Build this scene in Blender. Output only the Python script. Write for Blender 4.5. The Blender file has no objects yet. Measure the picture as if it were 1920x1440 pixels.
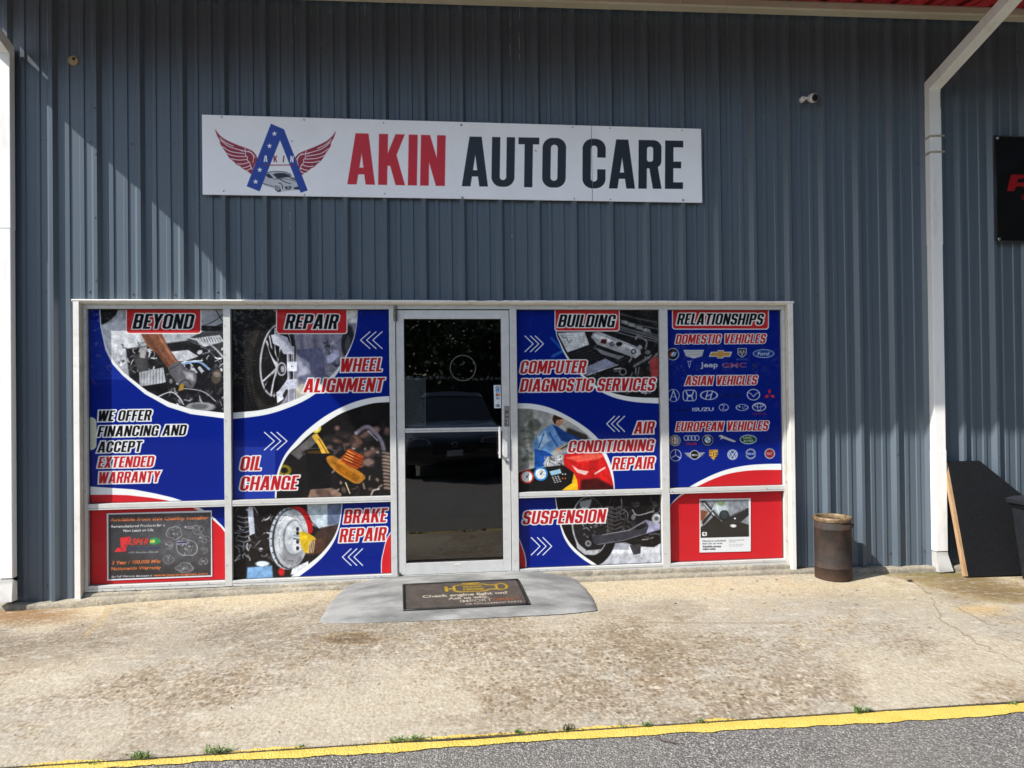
import bpy, bmesh, math, random
import numpy as np
from mathutils import Vector, Matrix
random.seed(7); rng = np.random.default_rng(7)

# ------------------------------------------------------------ camera, world, sun, exposure
scene = bpy.context.scene
YAW, PITCH, ROLL, FOC = -.1163, .0083, -.0112, 1400.0
CF = np.array([-math.sin(YAW)*math.cos(PITCH), math.cos(YAW)*math.cos(PITCH), math.sin(PITCH)])
CR0 = np.array([math.cos(YAW), math.sin(YAW), 0.0]); CU0 = np.cross(CR0, CF)
CR = CR0*math.cos(ROLL)+CU0*math.sin(ROLL); CU = -CR0*math.sin(ROLL)+CU0*math.cos(ROLL)
CC = np.array([2.7269, -5.9384, 1.5915])
cd = bpy.data.cameras.new('camera'); cam = bpy.data.objects.new('camera', cd)
scene.collection.objects.link(cam); scene.camera = cam
cd.sensor_width = 36; cd.lens = 36*FOC/1920; cd.clip_start = .05; cd.clip_end = 2000
M4 = Matrix(((CR[0], CU[0], -CF[0], CC[0]), (CR[1], CU[1], -CF[1], CC[1]), (CR[2], CU[2], -CF[2], CC[2]), (0, 0, 0, 1)))
cam.matrix_world = M4

SUN = Vector((2.1, 1.0, -2.35)).normalized()          # the way the sunlight travels
world = bpy.data.worlds.new('World'); scene.world = world; world.use_nodes = True
wn = world.node_tree.nodes; wl = world.node_tree.links
for n in list(wn): wn.remove(n)
sky = wn.new('ShaderNodeTexSky'); sky.sky_type = 'NISHITA'; sky.sun_disc = False
sky.sun_elevation = math.asin(-SUN.z); sky.sun_rotation = math.atan2(-SUN.x, -SUN.y)
sky.air_density = 1.0; sky.dust_density = 1.2
bg = wn.new('ShaderNodeBackground'); bg.inputs[1].default_value = .12
wo = wn.new('ShaderNodeOutputWorld')
wl.new(sky.outputs[0], bg.inputs[0]); wl.new(bg.outputs[0], wo.inputs[0])
sd = bpy.data.lights.new('sun', 'SUN'); sd.energy = 4.3; sd.angle = math.radians(.55); sd.color = (1.0, .95, .87)
so = bpy.data.objects.new('sun', sd); scene.collection.objects.link(so)
so.rotation_euler = SUN.to_track_quat('-Z', 'Y').to_euler(); so.location = (-6, -6, 12)
scene.view_settings.view_transform = 'Standard'; scene.view_settings.look = 'None'
scene.view_settings.exposure = 0.96; scene.view_settings.gamma = 1
scene.view_settings.use_curve_mapping = False
scene.render.engine = 'CYCLES'
scene.cycles.max_bounces = 8; scene.cycles.transparent_max_bounces = 8

# ------------------------------------------------------------ geometry of the place from measured points
def ray(px, py): return CF + CR*(px-960)/FOC - CU*(py-720)/FOC
def wy(px, py, y=0.0):
    d = ray(px, py); t = (y-CC[1])/d[1]; P = CC+d*t; return float(P[0]), float(P[2])
def wz(px, py, z=0.0):
    d = ray(px, py); t = (z-CC[2])/d[2]; P = CC+d*t; return float(P[0]), float(P[1])

# ------------------------------------------------------------ object helpers
COL = scene.collection
def tag(o, label=None, cat=None, group=None, kind=None):
    if label: o['label'] = label
    if cat: o['category'] = cat
    if group: o['group'] = group
    if kind: o['kind'] = kind
    return o
def empty(name, loc=(0, 0, 0), label=None, cat=None, group=None):
    o = bpy.data.objects.new(name, None); COL.objects.link(o); o.location = loc; o.empty_display_size = .1
    return tag(o, label, cat, group)
def link(name, bm, mat, parent=None, smooth=False):
    me = bpy.data.meshes.new(name); bm.to_mesh(me); bm.free()
    if isinstance(mat, (list, tuple)):
        for m in mat: me.materials.append(m)
    elif mat: me.materials.append(mat)
    o = bpy.data.objects.new(name, me); COL.objects.link(o)
    if smooth:
        for p in me.polygons: p.use_smooth = True
    if parent is not None:
        o.parent = parent
        o.matrix_parent_inverse = parent_inv(parent)
    return o
def wmat(o):
    m = o.matrix_basis.copy()
    return (wmat(o.parent) @ o.matrix_parent_inverse @ m) if o.parent else m
def parent_inv(p): return wmat(p).inverted()
def box(bm, x0, x1, y0, y1, z0, z1, bev=0.0, mi=0):
    vs = [bm.verts.new((x, y, z)) for x in (x0, x1) for y in (y0, y1) for z in (z0, z1)]
    fs = [(0, 1, 3, 2), (4, 6, 7, 5), (0, 4, 5, 1), (2, 3, 7, 6), (0, 2, 6, 4), (1, 5, 7, 3)]
    faces = [bm.faces.new([vs[i] for i in f]) for f in fs]
    for f in faces: f.material_index = mi
    if bev:
        es = list({e for f in faces for e in f.edges})
        bmesh.ops.bevel(bm, geom=es, offset=bev, segments=2, affect='EDGES', profile=.5)
    return vs
def mkbox(name, dims, mat, parent=None, bev=0.0):
    bm = bmesh.new(); box(bm, *dims, bev=bev); return link(name, bm, mat, parent)
def extrude_poly(bm, pts, d, mi=0):
    """pts: 3D polygon; d: 3D thickness vector"""
    a = [bm.verts.new(p) for p in pts]; b = [bm.verts.new(tuple(np.array(p)+np.array(d))) for p in pts]
    bm.faces.new(a).material_index = mi; bm.faces.new(b[::-1]).material_index = mi
    n = len(a)
    for i in range(n):
        bm.faces.new((a[i], b[i], b[(i+1) % n], a[(i+1) % n])).material_index = mi
def lathe(bm, prof, c=(0, 0, 0), n=32, axis='z', close=False):
    rings = []
    for r, h in prof:
        ring = []
        for k in range(n):
            t = 2*math.pi*k/n; p = (r*math.cos(t), r*math.sin(t), h)
            if axis == 'y': p = (p[0], h, p[1])
            ring.append(bm.verts.new((p[0]+c[0], p[1]+c[1], p[2]+c[2])))
        rings.append(ring)
    for a, b in zip(rings, rings[1:]):
        for k in range(n): bm.faces.new((a[k], a[(k+1) % n], b[(k+1) % n], b[k]))
    if close:
        bm.faces.new(rings[0][::-1]); bm.faces.new(rings[-1])
    return rings
def tube(bm, path, r, n=8, cap=True):
    rings = []
    path = [Vector(p) for p in path]
    for i, p in enumerate(path):
        t = (path[min(i+1, len(path)-1)]-path[max(i-1, 0)]).normalized()
        up = Vector((0, 0, 1)) if abs(t.z) < .9 else Vector((1, 0, 0))
        a = t.cross(up).normalized(); b = t.cross(a).normalized()
        rr = r[i] if isinstance(r, (list, tuple)) else r
        rings.append([bm.verts.new(p + a*math.cos(2*math.pi*k/n)*rr + b*math.sin(2*math.pi*k/n)*rr) for k in range(n)])
    for a, b in zip(rings, rings[1:]):
        for k in range(n): bm.faces.new((a[k], a[(k+1) % n], b[(k+1) % n], b[k]))
    if cap: bm.faces.new(rings[0][::-1]); bm.faces.new(rings[-1])

# ------------------------------------------------------------ materials
def s2l(c): return tuple(((v/255)/12.92 if v/255 <= .04045 else ((v/255+.055)/1.055)**2.4) for v in c)
class NT:
    def __init__(s, name):
        s.m = bpy.data.materials.new(name); s.m.use_nodes = True; s.t = s.m.node_tree
        s.b = s.t.nodes['Principled BSDF']; s.o = s.t.nodes['Material Output']
        s.co = s.t.nodes.new('ShaderNodeTexCoord')
        s.geo = s.t.nodes.new('ShaderNodeNewGeometry')
    def n(s, ty, **kw):
        nd = s.t.nodes.new(ty)
        for k, v in kw.items():
            if k.startswith('i_'):
                key = k[2:]; key = int(key) if key.isdigit() else key.replace('_', ' ')
                nd.inputs[key].default_value = v
            else: setattr(nd, k, v)
        return nd
    def l(s, a, b): s.t.links.new(a, b)
    def pos(s, scale=(1, 1, 1)):
        mp = s.n('ShaderNodeMapping'); mp.inputs['Scale'].default_value = scale
        s.l(s.geo.outputs['Position'], mp.inputs[0]); return mp.outputs[0]
    def noise(s, scale, detail=4, rough=.55, vec=None, dist=0):
        nd = s.n('ShaderNodeTexNoise', i_Scale=scale, i_Detail=detail, i_Roughness=rough, i_Distortion=dist)
        s.l(vec if vec is not None else s.pos(), nd.inputs['Vector']); return nd.outputs['Fac']
    def ramp(s, fac, stops):
        r = s.n('ShaderNodeValToRGB'); e = r.color_ramp.elements
        while len(e) < len(stops): e.new(.5)
        for el, (p, c) in zip(e, stops): el.position = p; el.color = (*c, 1) if len(c) == 3 else c
        s.l(fac, r.inputs[0]); return r.outputs[0]
    def mix(s, fac, a, b, mode='MIX'):
        nd = s.n('ShaderNodeMix', data_type='RGBA', blend_type=mode)
        for sock, v in ((0, fac), (6, a), (7, b)):
            if hasattr(v, 'is_output') or isinstance(v, bpy.types.NodeSocket): s.l(v, nd.inputs[sock])
            elif sock == 0: nd.inputs[0].default_value = v
            else: nd.inputs[sock].default_value = (*v, 1)
        return nd.outputs[2]
    def math(s, op, a, b=0.0):
        nd = s.n('ShaderNodeMath', operation=op)
        for i, v in enumerate((a, b)):
            if isinstance(v, bpy.types.NodeSocket): s.l(v, nd.inputs[i])
            else: nd.inputs[i].default_value = v
        return nd.outputs[0]
    def col(s, v):
        if isinstance(v, bpy.types.NodeSocket): s.l(v, s.b.inputs['Base Color'])
        else: s.b.inputs['Base Color'].default_value = (*v, 1)
    def rough(s, v):
        if isinstance(v, bpy.types.NodeSocket): s.l(v, s.b.inputs['Roughness'])
        else: s.b.inputs['Roughness'].default_value = v
    def bump(s, h, strength=.3, dist=.01, nrm=None):
        nd = s.n('ShaderNodeBump', i_Strength=strength, i_Distance=dist); s.l(h, nd.inputs['Height'])
        if nrm is not None: s.l(nrm, nd.inputs['Normal'])
        s.l(nd.outputs[0], s.b.inputs['Normal']); return nd.outputs[0]

def painted(name, c, c2=None, sc=3.0, rough=.45, bump=.0, metal=0, spec=.5, stretch=(1, 1, 1), dirt=None, dsc=9):
    m = NT(name); v = m.pos(stretch)
    f = m.noise(sc, 5, .6, v)
    c2 = c2 or tuple(x*.86 for x in c)
    out = m.mix(m.ramp(f, [(.35, (0, 0, 0)), (.65, (1, 1, 1))]), c, c2)
    if dirt:
        f2 = m.noise(dsc, 6, .7, m.pos(stretch))
        out = m.mix(m.ramp(f2, [(.55, (0, 0, 0)), (.75, (.55, .55, .55))]), out, dirt)
    m.col(out); m.rough(rough); m.b.inputs['Metallic'].default_value = metal
    m.b.inputs['Specular IOR Level'].default_value = spec
    if bump: m.bump(m.noise(40, 4, .6), bump, .004)
    return m.m

def mat_siding():
    m = NT('painted_steel_siding')
    v = m.pos((1, 1, .12))
    f = m.noise(2.2, 5, .6, v); f2 = m.noise(30, 4, .7, m.pos((1, 1, .05)))
    base = m.mix(m.ramp(f, [(.3, (0, 0, 0)), (.7, (1, 1, 1))]), (.078, .103, .131), (.087, .113, .141))
    base = m.mix(m.ramp(f2, [(.6, (0, 0, 0)), (.95, (.35, .35, .35))]), base, (.13, .16, .19))
    # chalky drip marks and specks
    vo = m.n('ShaderNodeTexVoronoi', i_Scale=5.0, feature='F1'); m.l(m.pos((3.2, 1, .9)), vo.inputs['Vector'])
    sp = m.ramp(vo.outputs['Distance'], [(.022, (1, 1, 1)), (.04, (0, 0, 0))])
    n3 = m.noise(1.3, 2, .5)
    base = m.mix(m.math('MULTIPLY', sp, m.ramp(n3, [(.5, (0, 0, 0)), (.6, (.8, .8, .8))])), base, (.36, .37, .36))
    m.col(base); m.rough(.33); m.b.inputs['Specular IOR Level'].default_value = .45
    h = m.noise(1.6, 3, .5, m.pos((1.5, 1, .8)))
    m.bump(h, .10, .02)
    return m.m
def mat_metal(name, c, rough=.35, metal=.9):
    return painted(name, c, rough=rough, metal=metal)
def mat_rust():
    m = NT('rusted_brown_steel')
    f = m.noise(7, 6, .65); f2 = m.noise(38, 5, .7)
    z = m.n('ShaderNodeSeparateXYZ'); m.l(m.geo.outputs['Position'], z.inputs[0])
    b = m.ramp(f, [(.3, (.014, .010, .009)), (.5, (.026, .019, .016)), (.62, (.045, .026, .018)), (.8, (.08, .036, .018))])
    b = m.mix(m.ramp(f2, [(.45, (0, 0, 0)), (.75, (.7, .7, .7))]), b, (.034, .030, .028))
    low = m.n('ShaderNodeMapRange'); low.inputs[1].default_value = .19; low.inputs[2].default_value = .02
    m.l(z.outputs[2], low.inputs[0])
    b = m.mix(m.math('MULTIPLY', low.outputs[0], .55), b, (.085, .040, .022))
    m.col(b); m.rough(.72); m.b.inputs['Specular IOR Level'].default_value = .3; m.b.inputs['Metallic'].default_value = .0
    m.bump(f2, .25, .004); return m.m
def mat_concrete_plinth():
    m = NT('weathered_concrete'); f = m.noise(5, 6, .65); f2 = m.noise(45, 5, .7)
    b = m.ramp(f, [(.3, (.16, .145, .12)), (.5, (.30, .27, .21)), (.68, (.40, .35, .26)), (.8, (.33, .22, .12))])
    b = m.mix(m.ramp(f2, [(.35, (.6, .6, .6)), (.6, (0, 0, 0))]), b, (.12, .11, .095))
    m.col(b); m.rough(.9); m.bump(f2, .8, .012); return m.m
def mat_ramp():
    m = NT('smooth_grey_concrete'); f = m.noise(2.6, 6, .6, m.pos((1, 2.2, 1))); f2 = m.noise(70, 4, .7)
    b = m.ramp(f, [(.32, (.085, .088, .087)), (.48, (.165, .169, .167)), (.62, (.25, .254, .25))])
    b = m.mix(m.ramp(f2, [(.3, (.5, .5, .5)), (.5, (0, 0, 0))]), b, (.14, .14, .135))
    m.col(b); m.rough(.8); m.bump(f2, .35, .004); return m.m
def img_mat(name, img, rough=.35, coat=0.0, spec=.5, bump=0):
    m = NT(name); t = m.n('ShaderNodeTexImage', image=img, interpolation='Cubic', extension='EXTEND')
    m.l(m.co.outputs['UV'], t.inputs['Vector']); m.l(t.outputs['Color'], m.b.inputs['Base Color'])
    m.rough(rough); m.b.inputs['Coat Weight'].default_value = coat; m.b.inputs['Coat Roughness'].default_value = .01
    m.b.inputs['Specular IOR Level'].default_value = spec; m.b.inputs['Coat IOR'].default_value = 1.4
    if bump: m.bump(m.noise(160, 3, .6), bump, .003)
    return m.m
# ------------------------------------------------------------ flat print: a small drawing board in numpy
def px_of(P):
    d = P-CC; w = d@CF
    return 960+FOC*(d@CR)/w, 720-FOC*(d@CU)/w
def vnoise(h, w, cell, seed):
    r = np.random.default_rng(seed); gh, gw = int(h/cell)+3, int(w/cell)+3
    g = r.random((gh, gw)); y = np.arange(h)/cell; x = np.arange(w)/cell
    yi = y.astype(int); xi = x.astype(int); fy = y-yi; fx = x-xi
    fy = (fy*fy*(3-2*fy))[:, None]; fx = (fx*fx*(3-2*fx))[None]
    a = g[yi][:, xi]; b = g[yi][:, xi+1]; c = g[yi+1][:, xi]; d = g[yi+1][:, xi+1]
    return (a*(1-fx)+b*fx)*(1-fy)+(c*(1-fx)+d*fx)*fy
def fbm(h, w, cell, seed, octs=4):
    s = 0; a = 1; t = 0
    for k in range(octs):
        s = s+a*vnoise(h, w, max(cell/2**k, 1.01), seed+k); t += a; a *= .55
    return s/t
def smooth(pts, closed=False, n=6):
    P = [np.array(p, float) for p in pts]; out = []
    m = len(P); rng_ = range(m if closed else m-1)
    for i in rng_:
        p0 = P[(i-1) % m] if closed or i > 0 else P[0]; p1 = P[i]; p2 = P[(i+1) % m]
        p3 = P[(i+2) % m] if closed or i+2 < m else P[-1]
        for k in range(n):
            t = k/n
            out.append(tuple(.5*((2*p1)+(-p0+p2)*t+(2*p0-5*p1+4*p2-p3)*t*t+(-p0+3*p1-3*p2+p3)*t**3)))
    if not closed: out.append(tuple(P[-1]))
    return out
# signed distances, all in photograph pixels
def d_circle(x, y, cx, cy, r): return np.hypot(x-cx, y-cy)-r
def d_ell(x, y, cx, cy, rx, ry, ang=0):
    c, s = math.cos(ang), math.sin(ang); u = (x-cx)*c+(y-cy)*s; v = -(x-cx)*s+(y-cy)*c
    k = np.hypot(u/rx, v/ry); return (k-1)*min(rx, ry)*np.clip(1+.0*k, 1, 1)
def d_seg(x, y, x0, y0, x1, y1, w):
    dx, dy = x1-x0, y1-y0; L = dx*dx+dy*dy+1e-9
    t = np.clip(((x-x0)*dx+(y-y0)*dy)/L, 0, 1); return np.hypot(x-x0-t*dx, y-y0-t*dy)-w/2
def d_line(x, y, pts, w):
    d = None
    for a, b in zip(pts, pts[1:]):
        e = d_seg(x, y, a[0], a[1], b[0], b[1], w); d = e if d is None else np.minimum(d, e)
    return d
def d_poly(x, y, pts):
    d = None; ins = np.zeros(x.shape, bool); n = len(pts)
    for i in range(n):
        x0, y0 = pts[i]; x1, y1 = pts[(i+1) % n]
        e = d_seg(x, y, x0, y0, x1, y1, 0); d = e if d is None else np.minimum(d, e)
        if y0 != y1:
            c = ((y0 > y) != (y1 > y)) & (x < (x1-x0)*(y-y0)/(y1-y0)+x0); ins ^= c
    return np.where(ins, -d, d)
def d_box(x, y, x0, y0, x1, y1, r=0.0):
    qx = np.abs(x-(x0+x1)/2)-((x1-x0)/2-r); qy = np.abs(y-(y0+y1)/2)-((y1-y0)/2-r)
    return np.hypot(np.maximum(qx, 0), np.maximum(qy, 0))+np.minimum(np.maximum(qx, qy), 0)-r

# condensed heavy capitals; cap height 1
T, H = .165, .135
def g_box(x, y, a, b, c, d): return d_box(x, y, a, b, c, d)
def g_ring(x, y, a, b, c, d, r=.2, t=T, h=H):
    return np.maximum(d_box(x, y, a, b, c, d, min(r, (c-a)/2-.001)), -d_box(x, y, a+t, b+h, c-t, d-h, max(.012, min(r-.11, (c-a)/2-t-.001))))
def g_sl(x, y, x0, y0, x1, y1, w=T*1.04):
    t = (y-y0)/(y1-y0); cx = x0+(x1-x0)*t; k = abs(y1-y0)/math.hypot(x1-x0, y1-y0)
    return np.maximum((np.abs(x-cx)-w/2)*k, np.maximum(min(y0, y1)-y, y-max(y0, y1)))
def U(*a):
    r = a[0]
    for b in a[1:]: r = np.minimum(r, b)
    return r
def glyph(ch, x, y):
    B = lambda *a: g_box(x, y, *a)
    if ch == 'A': return U(g_sl(x, y, .085, 0, .225, 1), g_sl(x, y, .435, 0, .295, 1), B(.12, .20, .40, .325), B(.16, .80, .36, 1))
    if ch == 'B': return U(B(0, 0, T, 1), g_ring(x, y, 0, 0, .46, .56, .14), g_ring(x, y, 0, .44, .45, 1, .14), B(0, 0, .25, H), B(0, 1-H, .25, 1), B(0, .44, .3, .56))
    if ch == 'C': return np.maximum(g_ring(x, y, 0, 0, .46, 1), -B(.25, .385, .6, .625))
    if ch == 'D': return U(B(0, 0, T, 1), g_ring(x, y, 0, 0, .46, 1, .18), B(0, 0, .25, H), B(0, 1-H, .25, 1))
    if ch == 'E': return U(B(0, 0, T, 1), B(0, 0, .36, H), B(0, 1-H, .36, 1), B(0, .43, .32, .43+H))
    if ch == 'F': return U(B(0, 0, T, 1), B(0, 1-H, .36, 1), B(0, .43, .32, .43+H))
    if ch == 'G': return U(np.maximum(g_ring(x, y, 0, 0, .46, 1), -B(.24, .50, .6, .64)), B(.25, .40, .46, .52), B(.33, 0, .46, .5))
    if ch == 'H': return U(B(0, 0, T, 1), B(.31, 0, .31+T, 1), B(0, .43, .4, .43+H))
    if ch == 'I': return B(0, 0, T, 1)
    if ch == 'J': return U(B(.2, .2, .2+T, 1), np.maximum(g_ring(x, y, 0, 0, .2+T, .7), -B(-.1, .3, .2, .9)))
    if ch == 'K': return U(B(0, 0, T, 1), g_sl(x, y, .17, .38, .40, 1), g_sl(x, y, .42, 0, .24, .62))
    if ch == 'L': return U(B(0, 0, T, 1), B(0, 0, .34, H))
    if ch == 'M': return U(B(0, 0, T*.9, 1), B(.46, 0, .46+T*.9, 1), g_sl(x, y, .12, 1, .305, .12, T*.95), g_sl(x, y, .49, 1, .305, .12, T*.95))
    if ch == 'N': return U(B(0, 0, T*.95, 1), B(.31, 0, .31+T*.95, 1), g_sl(x, y, .085, 1, .385, 0, T))
    if ch == 'O': return g_ring(x, y, 0, 0, .47, 1)
    if ch == 'P': return U(B(0, 0, T, 1), g_ring(x, y, 0, .40, .455, 1, .17), B(0, .40, .2, .40+H), B(0, 1-H, .25, 1))
    if ch == 'R': return U(B(0, 0, T, 1), g_ring(x, y, 0, .42, .455, 1, .16), B(0, .42, .2, .42+H), B(0, 1-H, .25, 1), g_sl(x, y, .375, 0, .29, .5))
    if ch == 'S': return U(np.maximum(g_ring(x, y, 0, .44, .44, 1, .17), -B(.2, .44+H, .6, .70) if False else -B(.22, .36, .6, .70)),
                           np.maximum(g_ring(x, y, 0, 0, .44, .58, .17), -B(-.2, .30, .22, .66)), g_sl(x, y, .14, .62, .31, .40, .2) )
    if ch == 'T': return U(B(.125, 0, .125+T, 1), B(0, 1-H, .415, 1))
    if ch == 'U': return np.maximum(g_ring(x, y, 0, 0, .46, 1.6), y-1)
    if ch == 'V': return U(g_sl(x, y, .085, 1, .225, 0), g_sl(x, y, .395, 1, .27, 0))
    if ch == 'W': return U(g_sl(x, y, .08, 1, .185, 0), g_sl(x, y, .345, 1, .225, 0), g_sl(x, y, .345, 1, .475, 0), g_sl(x, y, .62, 1, .515, 0))
    if ch == 'X': return U(g_sl(x, y, .09, 0, .37, 1), g_sl(x, y, .37, 0, .09, 1))
    if ch == 'Y': return U(g_sl(x, y, .085, 1, .235, .40), g_sl(x, y, .385, 1, .235, .40), B(.235-T/2, 0, .235+T/2, .48))
    if ch == 'Z': return U(B(0, 0, .4, H), B(0, 1-H, .4, 1), g_sl(x, y, .09, .1, .31, .9, .2))
    return None
GW = dict(A=.52, B=.46, C=.46, D=.46, E=.36, F=.36, G=.46, H=.475, I=.165, J=.365, K=.50, L=.34, M=.61, N=.467, O=.47, P=.455, R=.46, S=.44, T=.415, U=.46, V=.48, W=.70, X=.46, Y=.47, Z=.4)
GW[' '] = .16
TXT = {}
def small_text(s, bold=0.0):
    """Blender's own built-in letters, rasterised to a coverage map; returns map, width in cap heights, y range"""
    key = (s, bold)
    if key in TXT: return TXT[key]
    cu = bpy.data.curves.new('t', 'FONT'); cu.body = s; cu.resolution_u = 3; cu.offset = bold
    ob = bpy.data.objects.new('t', cu); me = ob.to_mesh(); me.calc_loop_triangles()
    V = np.array([v.co[:2] for v in me.vertices]).reshape(-1, 2); Tn = np.array([t.vertices[:] for t in me.loop_triangles]).reshape(-1, 3)
    ob.to_mesh_clear(); bpy.data.objects.remove(ob); bpy.data.curves.remove(cu)
    cap = .73; R = 30/cap; V = V.copy(); x0, x1 = V[:, 0].min(), V[:, 0].max(); ylo, yhi = -.25, .8
    W_, H_ = int((x1-x0)*R)+4, int((yhi-ylo)*R)+2; img = np.zeros((H_, W_), np.float32)
    P = np.stack([(V[:, 0]-x0)*R+1, (V[:, 1]-ylo)*R], 1)
    for t in Tn:
        a, b, c = P[t]; lx, ly = np.floor(np.minimum(np.minimum(a, b), c)).astype(int); hx, hy = np.ceil(np.maximum(np.maximum(a, b), c)).astype(int)
        lx = max(lx, 0); ly = max(ly, 0); hx = min(hx, W_-1); hy = min(hy, H_-1)
        if hx < lx or hy < ly: continue
        X, Y = np.meshgrid(np.arange(lx, hx+1)+.5, np.arange(ly, hy+1)+.5)
        e = lambda p, q: (q[0]-p[0])*(Y-p[1])-(q[1]-p[1])*(X-p[0])
        e1, e2, e3 = e(a, b), e(b, c), e(c, a)
        m = ((e1 >= 0) & (e2 >= 0) & (e3 >= 0)) | ((e1 <= 0) & (e2 <= 0) & (e3 <= 0))
        img[ly:hy+1, lx:hx+1] = np.maximum(img[ly:hy+1, lx:hx+1], m)
    TXT[key] = (img, R, cap, ylo, (x1-x0)/cap)
    return TXT[key]
class Board:
    """a flat print at origin O spanned by eu (width W) and ev (height Hh), ppm texels a metre; drawn in photo pixels"""
    def __init__(s, O, eu, ev, W, Hh, ppm, bg, noise=.0):
        s.O, s.eu, s.ev, s.W, s.Hm = map(np.array, (O, eu, ev, W, Hh)); s.w, s.h = max(8, int(W*ppm)), max(8, int(Hh*ppm))
        u = (np.arange(s.w)+.5)/s.w*W; v = (np.arange(s.h)+.5)/s.h*Hh
        P = s.O+u[None, :, None]*s.eu+v[:, None, None]*s.ev
        s.X, s.Y = px_of(P); s.c = np.ones((s.h, s.w, 3), np.float32)*np.array(bg, np.float32)
        s.clip = None; s.ts = abs(s.X[s.h//2, -1]-s.X[s.h//2, 0])/s.w
    def win(s, x0, y0, x1, y1):
        m = (s.X >= x0) & (s.X <= x1) & (s.Y >= y0) & (s.Y <= y1)
        r = np.flatnonzero(m.any(1)); c = np.flatnonzero(m.any(0))
        if len(r) == 0 or len(c) == 0: return None
        return slice(r[0], r[-1]+1), slice(c[0], c[-1]+1)
    def put(s, sl, a, col):
        if s.clip is not None: a = a*s.clip[sl]
        s.c[sl] = s.c[sl]*(1-a[..., None])+np.array(col, np.float32)*a[..., None]
    def draw(s, fn, bb, col, soft=.9, op=1.0, grow=0.0):
        sl = s.win(bb[0]-soft-2, bb[1]-soft-2, bb[2]+soft+2, bb[3]+soft+2)
        if sl is None: return
        d = fn(s.X[sl], s.Y[sl])-grow
        s.put(sl, np.clip(.5-d/soft, 0, 1)*op, col)
    def poly(s, pts, col, soft=.9, op=1.0, sm=False, closed=True):
        if sm: pts = smooth(pts, True, 4)
        xs, ys = zip(*pts); s.draw(lambda x, y: d_poly(x, y, pts), (min(xs), min(ys), max(xs), max(ys)), col, soft, op)
    def line(s, pts, w, col, soft=.9, op=1.0, sm=False):
        if sm: pts = smooth(pts, False, 5)
        xs, ys = zip(*pts); s.draw(lambda x, y: d_line(x, y, pts, w), (min(xs)-w, min(ys)-w, max(xs)+w, max(ys)+w), col, soft, op)
    def circ(s, cx, cy, r, col, soft=.9, op=1.0): s.draw(lambda x, y: d_circle(x, y, cx, cy, r), (cx-r, cy-r, cx+r, cy+r), col, soft, op)
    def ring(s, cx, cy, r, w, col, soft=.9, op=1.0, ry=None):
        ry = ry or r; s.draw(lambda x, y: np.abs(d_ell(x, y, cx, cy, r, ry))-w/2, (cx-r-w, cy-ry-w, cx+r+w, cy+ry+w), col, soft, op)
    def ell(s, cx, cy, rx, ry, col, ang=0, soft=.9, op=1.0):
        m = max(rx, ry); s.draw(lambda x, y: d_ell(x, y, cx, cy, rx, ry, ang), (cx-m, cy-m, cx+m, cy+m), col, soft, op)
    def box(s, x0, y0, x1, y1, col, r=0, soft=.9, op=1.0): s.draw(lambda x, y: d_box(x, y, x0, y0, x1, y1, r), (x0, y0, x1, y1), col, soft, op)
    def mask(s, pts, sm=False):
        if pts is None: s.clip = None; return
        if sm: pts = smooth(pts, True, 4)
        s.clip = np.clip(.5-d_poly(s.X, s.Y, pts)/.9, 0, 1)
    def text(s, t, x0, y0, x1, y1, h0, h1=None, col=(0, 0, 0), out=None, ow=2.2, shear=0.0, soft=.9, op=1.0, gap=.07):
        h1 = h1 or h0; L = sum(GW[c]+gap for c in t)-gap
        ux, uy = x1-x0, y1-y0; ln = math.hypot(ux, uy); hm = (h0+h1)/2
        pad = ow+2; sl = s.win(min(x0, x1)-pad-hm*.3, min(y0-h0, y1-h1)-pad, max(x0, x1)+pad+hm*.3, max(y0, y1)+pad)
        if sl is None: return
        X, Y = s.X[sl], s.Y[sl]; u = ((X-x0)*ux+(Y-y0)*uy)/ln; v = -(Y-(y0+uy*u/ln)) ; hh = h0+(h1-h0)*np.clip(u/ln, 0, 1)
        Lx = L+shear; sx = ln/Lx; gy = v/hh; gx = u/sx-shear*gy; D = np.full(X.shape, 99.0); pos = 0
        for c in t:
            if c != ' ':
                m = (gx > pos-.35) & (gx < pos+GW[c]+.35)
                if m.any():
                    k = glyph(c, gx[m]-pos, gy[m])*(hm*.5+sx*.5); D[m] = np.minimum(D[m], k)
            pos += GW[c]+gap
        if out is not None: s.put(sl, np.clip(.5-(D-ow)/soft, 0, 1)*op, out)
        s.put(sl, np.clip(.5-D/soft, 0, 1)*op, col)
    def small(s, t, x0, y0, x1, y1, h, col, bold=0.0, shear=0.0, op=1.0):
        img, R, cap, ylo, wc = small_text(t, bold)
        sl = s.win(min(x0, x1)-3, min(y0, y1)-h*1.3-2, max(x0, x1)+3, max(y0, y1)+h*.5+2)
        if sl is None: return
        X, Y = s.X[sl], s.Y[sl]; ux, uy = x1-x0, y1-y0; ln = math.hypot(ux, uy)
        u = ((X-x0)*ux+(Y-y0)*uy)/ln; v = -(Y-(y0+uy*u/ln)); gy = v/h*cap
        iy = (gy-ylo)*R; ix = 1+(u/ln)*(wc*cap*R) if not shear else 1+((u-shear*v)/(ln-shear*h))*(wc*cap*R)
        k = max(1.0, R*cap/h*.5)          # small box average against aliasing
        acc = 0; n = 0
        for oy in (-.33, 0, .33):
            for ox in (-.33, 0, .33):
                a = np.clip((iy+oy*k*2).astype(int), 0, img.shape[0]-1); b = (ix+ox*k*2).astype(int)
                ok = (b >= 0) & (b < img.shape[1]) & (iy > 0) & (iy < img.shape[0]-1)
                acc = acc+img[a, np.clip(b, 0, img.shape[1]-1)]*ok; n += 1
        s.put(sl, acc/n*op, col)
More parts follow.
